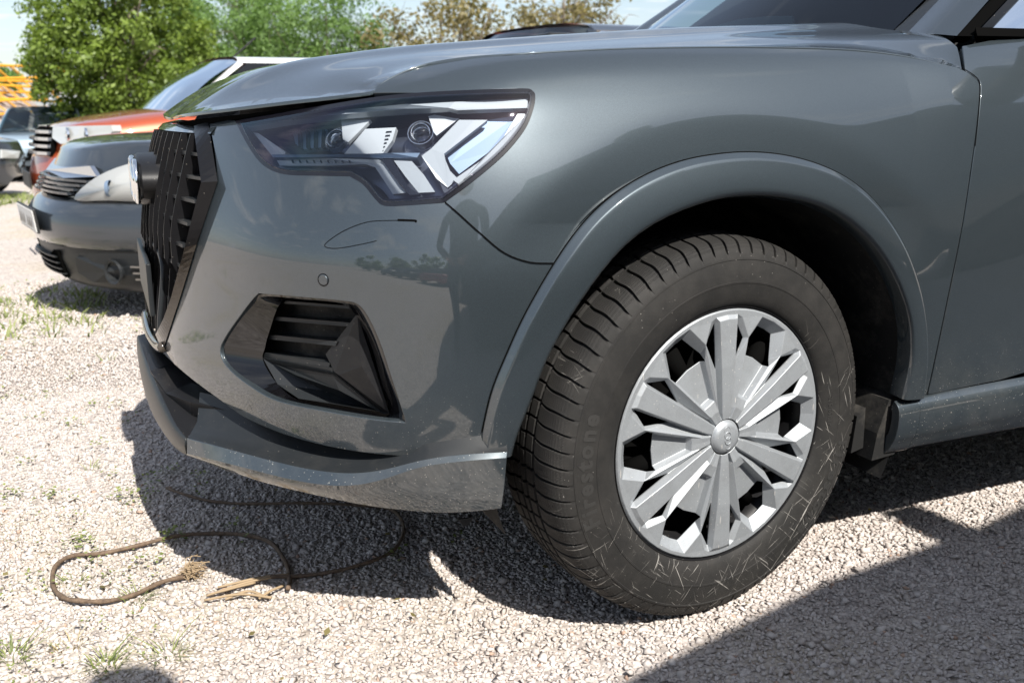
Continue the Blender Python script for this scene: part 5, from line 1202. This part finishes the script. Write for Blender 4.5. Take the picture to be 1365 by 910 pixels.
pm_ = MB(); pm_.box((-.085, .0, .60), (.014, .52, .115), None, .003); pm_.build('number_plate', M['plate_black'], cB)

# ---- white car, dark car, blue car and black car further back
mb = MB(); mb.tube([(1.5, .0, 1.50), (1.72, .0, 1.68)], .008, 6); mb.build('aerial', M['black_plastic'], cB)
DY = 23.; cD, _s = base_car('dark_car', (-1.85, DY, float(gz(DY))), R(14), 'dark car seen between the orange SUV and the blue car, only its roof showing', 'car', M['black_paint'], 4.4, .9, 1.05, 1.55, .25, nose=.05, wsx=-.0+.2, roofx=.75, wr=.34)
BY = 19.; cE, _s = base_car('blue_car', (-2.15, BY, float(gz(BY+1))), R(82), 'pale blue car with damaged front standing below the yellow steel', 'car', M['blue_paint'], 4.4, .9, .90, 1.42, .22, nose=.05, wsx=1.1, roofx=1.75, wr=.32)
mb = MB(); r_ = np.random.default_rng(9)
for i in range(14): mb.box((-.02+r_.uniform(-.06, .06), r_.uniform(-.7, .7), r_.uniform(.25, .62)), (r_.uniform(.05, .2), r_.uniform(.1, .4), r_.uniform(.03, .10)), Matrix.Rotation(r_.uniform(-.6, .6), 3, 'X'))
mb.build('broken_front', M['gap_black'], cE)
skin_patch('headlight', [(.45,.62),(.80,.66),(.82,.56),(.50,.54)], lambda y, z: .02+.25*(abs(y)/.9)**3, M['headlight_haze'], cE, .03, .08)
KY = 15.2; cF, _s = base_car('black_car', (-1.98, KY, float(gz(KY))), R(172), 'black car cut off by the left edge, in front of the blue car', 'car', M['black_paint'], 4.3, .9, .90, 1.42, .22, nose=.05, wsx=1.1, roofx=1.75, wr=.32)
skin_patch('headlight', [(.40,.70),(.80,.74),(.82,.62),(.50,.60)], lambda y, z: .02+.25*(abs(y)/.9)**3, M['headlight_haze'], cF, .03, .06)

# ---- van next to the photographer: out of frame, throws the big shadow and shows in the paint
cV, _s = base_car('van', (-1.25, -2.72, 0), 0, 'dark van parked alongside, out of frame, whose shadow crosses the gravel at the lower right', 'van', M['anthracite_paint'], 5.0, .96, 1.18, 2.02, .25, nose=.05, wsx=.55, roofx=1.20, wr=.34, van=True)
mb = MB(); mb.prism([(1.12,1.87),(1.17,1.894),(1.72,2.045),(2.19,2.11),(2.55,2.2),(4.6,2.25),(4.85,1.3),(4.85,1.1),(.75,1.1),(.85,1.35)], -.95, .95, lambda x, y, h: (x, h, y)); mb.build('load_body', M['anthracite_paint'], cV)
mb = MB(); mb.box((2.14, .90, 2.18), (.12, .12, .22), None, .02); mb.build('shadow_block', M['dark_plastic'], cV)  # unseen block added to give the van's shadow its bump

# ---- row of cars across the yard, behind the photographer: only mirrored in the paint
for nm_, x_, y_, mt_, lb_ in (('red_car', -3.6, -6.4, 'red_paint', 'red car across the yard, only seen mirrored in the bumper'), ('black_car', -6.5, -6.9, 'black_paint', 'black car across the yard left of the red one, only seen mirrored'), ('dark_car', -9.4, -7.2, 'anthracite_paint', 'dark car at the far end of the row across the yard, only seen mirrored')):
    base_car(nm_, (x_, y_, 0), R(-90), lb_, 'car', M[mt_], 4.4, .9, .95, 1.48, .22, nose=.05, wsx=1.1, roofx=1.75, wr=.32, group='cars across the yard')
# ---- yellow lattice steel on a rubble heap
rb = MB(); r_ = np.random.default_rng(4)
heap = mesh('rubble_heap', *(lambda: (lambda g: ([(x, y, float(max(-.6, 2.2*math.exp(-((x+6.2)/4.0)**4-((y-36)/3.5)**2)+.35*(r_.random()-.5)-.3))) for x in g[0] for y in g[1]], [(i*len(g[1])+j, (i+1)*len(g[1])+j, (i+1)*len(g[1])+j+1, i*len(g[1])+j+1) for i in range(len(g[0])-1) for j in range(len(g[1])-1)]))((np.arange(-14, -1.5, .35), np.arange(30, 42, .5))))(), M['rubble']); tag(heap, 'brown rubble heap under the yellow steel at the left edge', 'rubble', kind='stuff')
def boom(x, y, z, L, s, rz, tilt, lb):
    c = empty('lattice_boom', (x, y, z), rz); c.rotation_euler = (0, tilt, rz); tag(c, lb, 'steel frame', 'yellow lattice booms piled up')
    for (dy, dz) in ((0, 0), (s, 0), (0, s), (s, s)):
        mb = MB(); mb.tube([(0, dy, dz), (-L, dy, dz)], .035, 6); mb.build('chord', M['yellow_steel'], c)
    mb = MB(); n = int(L/s)
    for i in range(n):
        a, b = -i*s, -(i+1)*s
        for q in ((0, 0, 0, s), (s, 0, s, s), (0, 0, s, 0), (0, s, s, s)): mb.tube([(a, q[0], q[1]), (b, q[2], q[3])], .022, 5)
    mb.build('lacing', M['yellow_steel'], c)
boom(-1.7, 34.5, 1.55, 8, .45, R(4), R(-2), 'uppermost yellow lattice boom on the heap'); boom(-1.9, 33.6, 1.2, 7, .42, R(-6), R(3), 'yellow lattice boom lying lower, towards the cars'); boom(-1.4, 35.8, 1.85, 9, .5, R(10), R(1), 'yellow lattice boom at the back of the heap, reaching furthest right'); boom(-2.6, 33., .9, 6, .4, R(2), R(-5), 'lowest yellow lattice boom, nearest the blue car')

# ================================================================ trees
def tree(name, base, H, crown, mat, n, leaf, label, seed, trunk_r=.12, cat='tree', group=None, limbs=9, clump=.55, gaps=.0, hollow=.35, narrow=False, z0=None):
    """crown: list of (dx, dy, dz, rx, ry, rz) lobes above base"""
    r_ = np.random.default_rng(seed); c = empty(name, base); tag(c, label, cat, group)
    tb = MB(); top = np.array([crown[0][0], crown[0][1], crown[0][2]]); tip = top*np.array([.6, .6, 1.0])
    P = catmull([(0, 0, -.3), (.04, .02, tip[2]*.3), (tip[0]*.5, tip[1]*.5, tip[2]*.7), tuple(tip+[0, 0, crown[0][5]*.6])], 5); tb.tube(P, list(np.linspace(trunk_r, trunk_r*.2, len(P))), 8)
    for i in range(limbs):
        l = crown[r_.integers(len(crown))]; s0 = np.array(P[int(len(P)*r_.uniform(.3, .8))]); a = r_.normal(size=3); a[2] = abs(a[2])*.6; a /= np.linalg.norm(a); e = np.array(l[:3])+a*np.array(l[3:])*.85; m_ = (s0+e)/2+r_.normal(0, .12, 3)*l[3]*.5
        q = catmull([s0, m_, e], 4); tb.tube(q, list(np.linspace(trunk_r*.42, trunk_r*.06, len(q))), 6)
        for _ in range(4):
            k = r_.integers(3, len(q)); s1 = np.array(q[k]); d = r_.normal(size=3); d /= np.linalg.norm(d); tb.tube([s1, s1+d*l[3]*.25+[0, 0, .03], s1+d*l[3]*.45], [trunk_r*.10, trunk_r*.06, trunk_r*.03], 5)
    tb.build('trunk', M['bark'], c, True)
    V = np.zeros((n, 4, 3)); T = np.zeros(n); vol = np.array([l[3]*l[4]*l[5] for l in crown]); vol = vol/vol.sum(); li = r_.choice(len(crown), n, p=vol); Lb = np.array(crown)[li]
    # clump centres on the shell of each lobe
    nc = max(12, n//70); cc = r_.normal(size=(nc, 3)); cc /= np.linalg.norm(cc, axis=1)[:, None]; cc *= (hollow+(1-hollow)*r_.random(nc)**.5)[:, None]; ci = r_.integers(0, nc, n); cl_ = r_.choice(len(crown), nc, p=vol); Lc = np.array(crown)[cl_]
    ctr = Lc[:, :3]+cc*Lc[:, 3:]; cs = clump*(.5+.8*r_.random(nc)); off = r_.normal(size=(n, 3)); off /= np.linalg.norm(off, axis=1)[:, None]; off *= (r_.random(n)**.45)[:, None]
    pos = ctr[ci]+off*cs[ci][:, None]*np.array([1, 1, .8]); nd = off*.9+r_.normal(0, .55, (n, 3))+[0, 0, .35]; nd /= np.linalg.norm(nd, axis=1)[:, None]
    a = np.cross(nd, r_.normal(size=(n, 3))); a /= np.linalg.norm(a, axis=1)[:, None]; b = np.cross(nd, a); s = leaf*(.6+.7*r_.random(n))[:, None]; wf = .28 if narrow else .55
    V = np.stack([pos-a*s*.5, pos+b*s*wf*.5+nd*s*.08, pos+a*s*.5, pos-b*s*wf*.5+nd*s*.08], 1).reshape(-1, 3); F = np.arange(4*n).reshape(n, 4)
    me = np_mesh('crown', V, F); t = np.clip(r_.random(n)*.6+.4*(r_.random(nc)[ci]), 0, 1); at_ = me.attributes.new('tint', 'FLOAT', 'POINT'); at_.data.foreach_set('value', np.repeat(t, 4).astype(np.float32)); link('crown', me, mat, c, False); return c
def tpos(px, D, z=None):
    d = ray(px, 148); d = d/np.linalg.norm(d[:2]); p = _C+d*D; return (p[0], p[1], float(gz(p[1])) if z is None else z)
ML, WLf, BL = M['maple_leaf'], M['willow_leaf'], M['brown_leaf']
tree('maple_tree', tpos(166, 22), 5, [(0,0,2.9,1.75,1.7,2.2),(.5,.2,2.2,1.4,1.4,1.2),(-.55,0,2.2,1.35,1.3,1.25),(.1,0,4.2,1.3,1.3,1.1)], ML, 42000, .105, 'dense round maple with bright green leaves behind the parked cars', 1, .14, clump=.32, hollow=.6)
tree('willow_tree', tpos(330, 29), 5, [(0,0,2.6,2.4,1.8,2.4),(1.2,0,2.2,1.9,1.5,2.1),(-1.7,.5,2.3,1.7,1.5,2.3)], WLf, 34000, .16, 'light green feathery willow right of the maple', 2, .09, clump=.5, hollow=.2, narrow=True, limbs=16)
tree('willow_tree', tpos(440, 27), 5, [(0,0,2.7,1.9,1.5,2.4),(.8,0,1.9,1.5,1.2,1.9)], WLf, 20000, .15, 'light green feathery willow with thin pale stems, above the white car roof', 3, .09, clump=.5, hollow=.2, narrow=True, limbs=18)
tree('brown_tree', tpos(590, 27), 5, [(0,0,2.9,2.0,1.6,1.9),(-1.3,0,2.4,1.5,1.4,1.6),(1.2,0,3.2,1.5,1.4,1.5)], BL, 6200, .15, 'tree in brownish young leaf over the front of the bonnet', 4, .11, clump=.6, hollow=.1, limbs=30)
tree('brown_tree', tpos(750, 29), 5, [(0,0,3.6,1.9,1.5,1.6),(-1.1,0,3.0,1.6,1.4,1.5),(1.0,0,4.1,1.2,1.2,1.0)], BL, 5200, .15, 'tree in brownish young leaf beside the windscreen, thinning to the right', 5, .11, clump=.6, hollow=.1, limbs=30)
tree('small_tree', tpos(2, 60), 5, [(0,0,2.8,1.0,1.0,1.2)], WLf, 2500, .25, 'small pale tree far away at the left edge above the steel', 6, .1)
tree('poplar_tree', tpos(262, 45), 9, [(0,0,6.0,.9,.9,3.2)], WLf, 3500, .22, 'slim pale tree rising behind the maple on its right', 7, .1, hollow=.1, clump=.5)
tree('poplar_tree', tpos(345, 48), 9, [(0,0,6.2,1.4,1.2,3.0)], WLf, 4000, .22, 'broad pale tree top far behind the willow', 8, .1, hollow=.1, clump=.5)
# hedge-like trees on the other side of the yard (seen only mirrored in the paint)
for i, (x, y, s) in enumerate([(-16,-17,1.),(-9,-20,1.2),(-2,-19,1.),(5,-20,1.25),(12,-18,1.1),(19,-20,1.2),(-23,-14,1.1)]):
    tree('yard_tree', (x, y, 0), 6, [(0,0,2.6*s,3.4*s,2.6*s,2.2*s),(1.5,0,1.6*s,2.8*s,2.2*s,1.6*s)], ML, 3500, .42, ['first tree across the yard, counted from the far left', 'big second tree across the yard', 'third tree across the yard, straight behind the photographer', 'big fourth tree across the yard, behind the van', 'fifth tree across the yard, right of the van', 'sixth tree across the yard', 'outermost tree across the yard on the far left'][i], 20+i, .2, clump=.9, hollow=.5, group='trees across the yard')

# pale patch behind the windscreen, added in place of a bright reflection
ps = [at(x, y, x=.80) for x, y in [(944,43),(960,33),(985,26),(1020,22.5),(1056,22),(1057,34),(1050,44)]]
m_ = len(ps); sh = mesh('reflection_patch', [tuple(p) for p in ps]+[tuple(p+np.array([.006, 0, .001])) for p in ps], [tuple(range(m_)), tuple(range(m_, 2*m_))[::-1]]+[(i, m_+i, m_+(i+1) % m_, (i+1) % m_) for i in range(m_)], M['plate_white']); tag(sh, 'pale flat patch added behind the windscreen, standing in for a bright reflection', 'glare')
# ================================================================ photographer (out of frame; head shadow at the lower left)
ph_ = empty('person', (-.84, -1.66, 0)); tag(ph_, 'photographer in dark clothes bending over a low-held camera, out of frame', 'person')
def skin_fig(name, pts, edges, mat, parent, sub=2):
    me = bpy.data.meshes.new(name); me.from_pydata([p[0] for p in pts], edges, []); o = link(name, me, mat, parent, False)
    o.modifiers.new('k', 'SKIN'); me.skin_vertices[0].data[0].use_root = True
    for i, p in enumerate(pts): me.skin_vertices[0].data[i].radius = p[1]
    sm = o.modifiers.new('s', 'SUBSURF'); sm.levels = sub; sm.render_levels = sub; return o
pm('cloth_dark', (.03, .035, .05), .9); pm('skin', (.55, .36, .27), .5)
B = [((0,0,.95),(.15,.11)),((0,.03,1.12),(.14,.10)),((0,.10,1.36),(.17,.11)),((0,.17,1.50),(.12,.08)),((0,.22,1.60),(.055,.055)),
     ((.10,0,.88),(.09,.09)),((.13,.03,.48),(.06,.06)),((.14,-.02,.09),(.045,.045)),((.15,.12,.04),(.045,.03)),
     ((-.10,0,.88),(.09,.09)),((-.13,.03,.48),(.06,.06)),((-.14,-.02,.09),(.045,.045)),((-.15,.12,.04),(.045,.03)),
     ((.19,.16,1.42),(.055,.055)),((.25,.14,1.14),(.045,.045)),((.10,.28,.98),(.035,.035)),((-.19,.16,1.42),(.055,.055)),((-.25,.14,1.14),(.045,.045)),((-.10,.28,.98),(.035,.035))]
E_ = [(0,1),(1,2),(2,3),(3,4),(0,5),(5,6),(6,7),(7,8),(0,9),(9,10),(10,11),(11,12),(3,13),(13,14),(14,15),(3,16),(16,17),(17,18)]
skin_fig('body', B, E_, M['cloth_dark'], ph_)
mb = MB(); mb.lathe([(.001,.125),(.045,.115),(.075,.08),(.085,.03),(.082,-.02),(.066,-.07),(.045,-.11),(.001,-.125)], 24, Matrix.Translation((0,.285,1.725)) @ Matrix.Rotation(R(25), 4, 'X')); mb.build('head', M['skin'], ph_, True)
for s in (1, -1):
    P_ = [((s*.10,.28,.98),(.030,.024)),((s*.075,.30,.95),(.036,.02))]; E2 = [(0,1)]
    for k in range(4):
        b0 = len(P_); y = .31-.010*k; P_ += [((s*(.06-.002*k), y+.02-.018*k, .935-.02*k),(.010,.010)),((s*.035, y+.025-.018*k, .93-.02*k),(.009,.009)),((s*.015, y+.015-.018*k, .93-.02*k),(.008,.008))]; E2 += [(1,b0),(b0,b0+1),(b0+1,b0+2)]
    b0 = len(P_); P_ += [((s*.06,.27,.93),(.011,.011)),((s*.035,.265,.925),(.010,.010))]; E2 += [(1,b0),(b0,b0+1)]
    skin_fig('hand', P_, E2, M['skin'], ph_, 1)
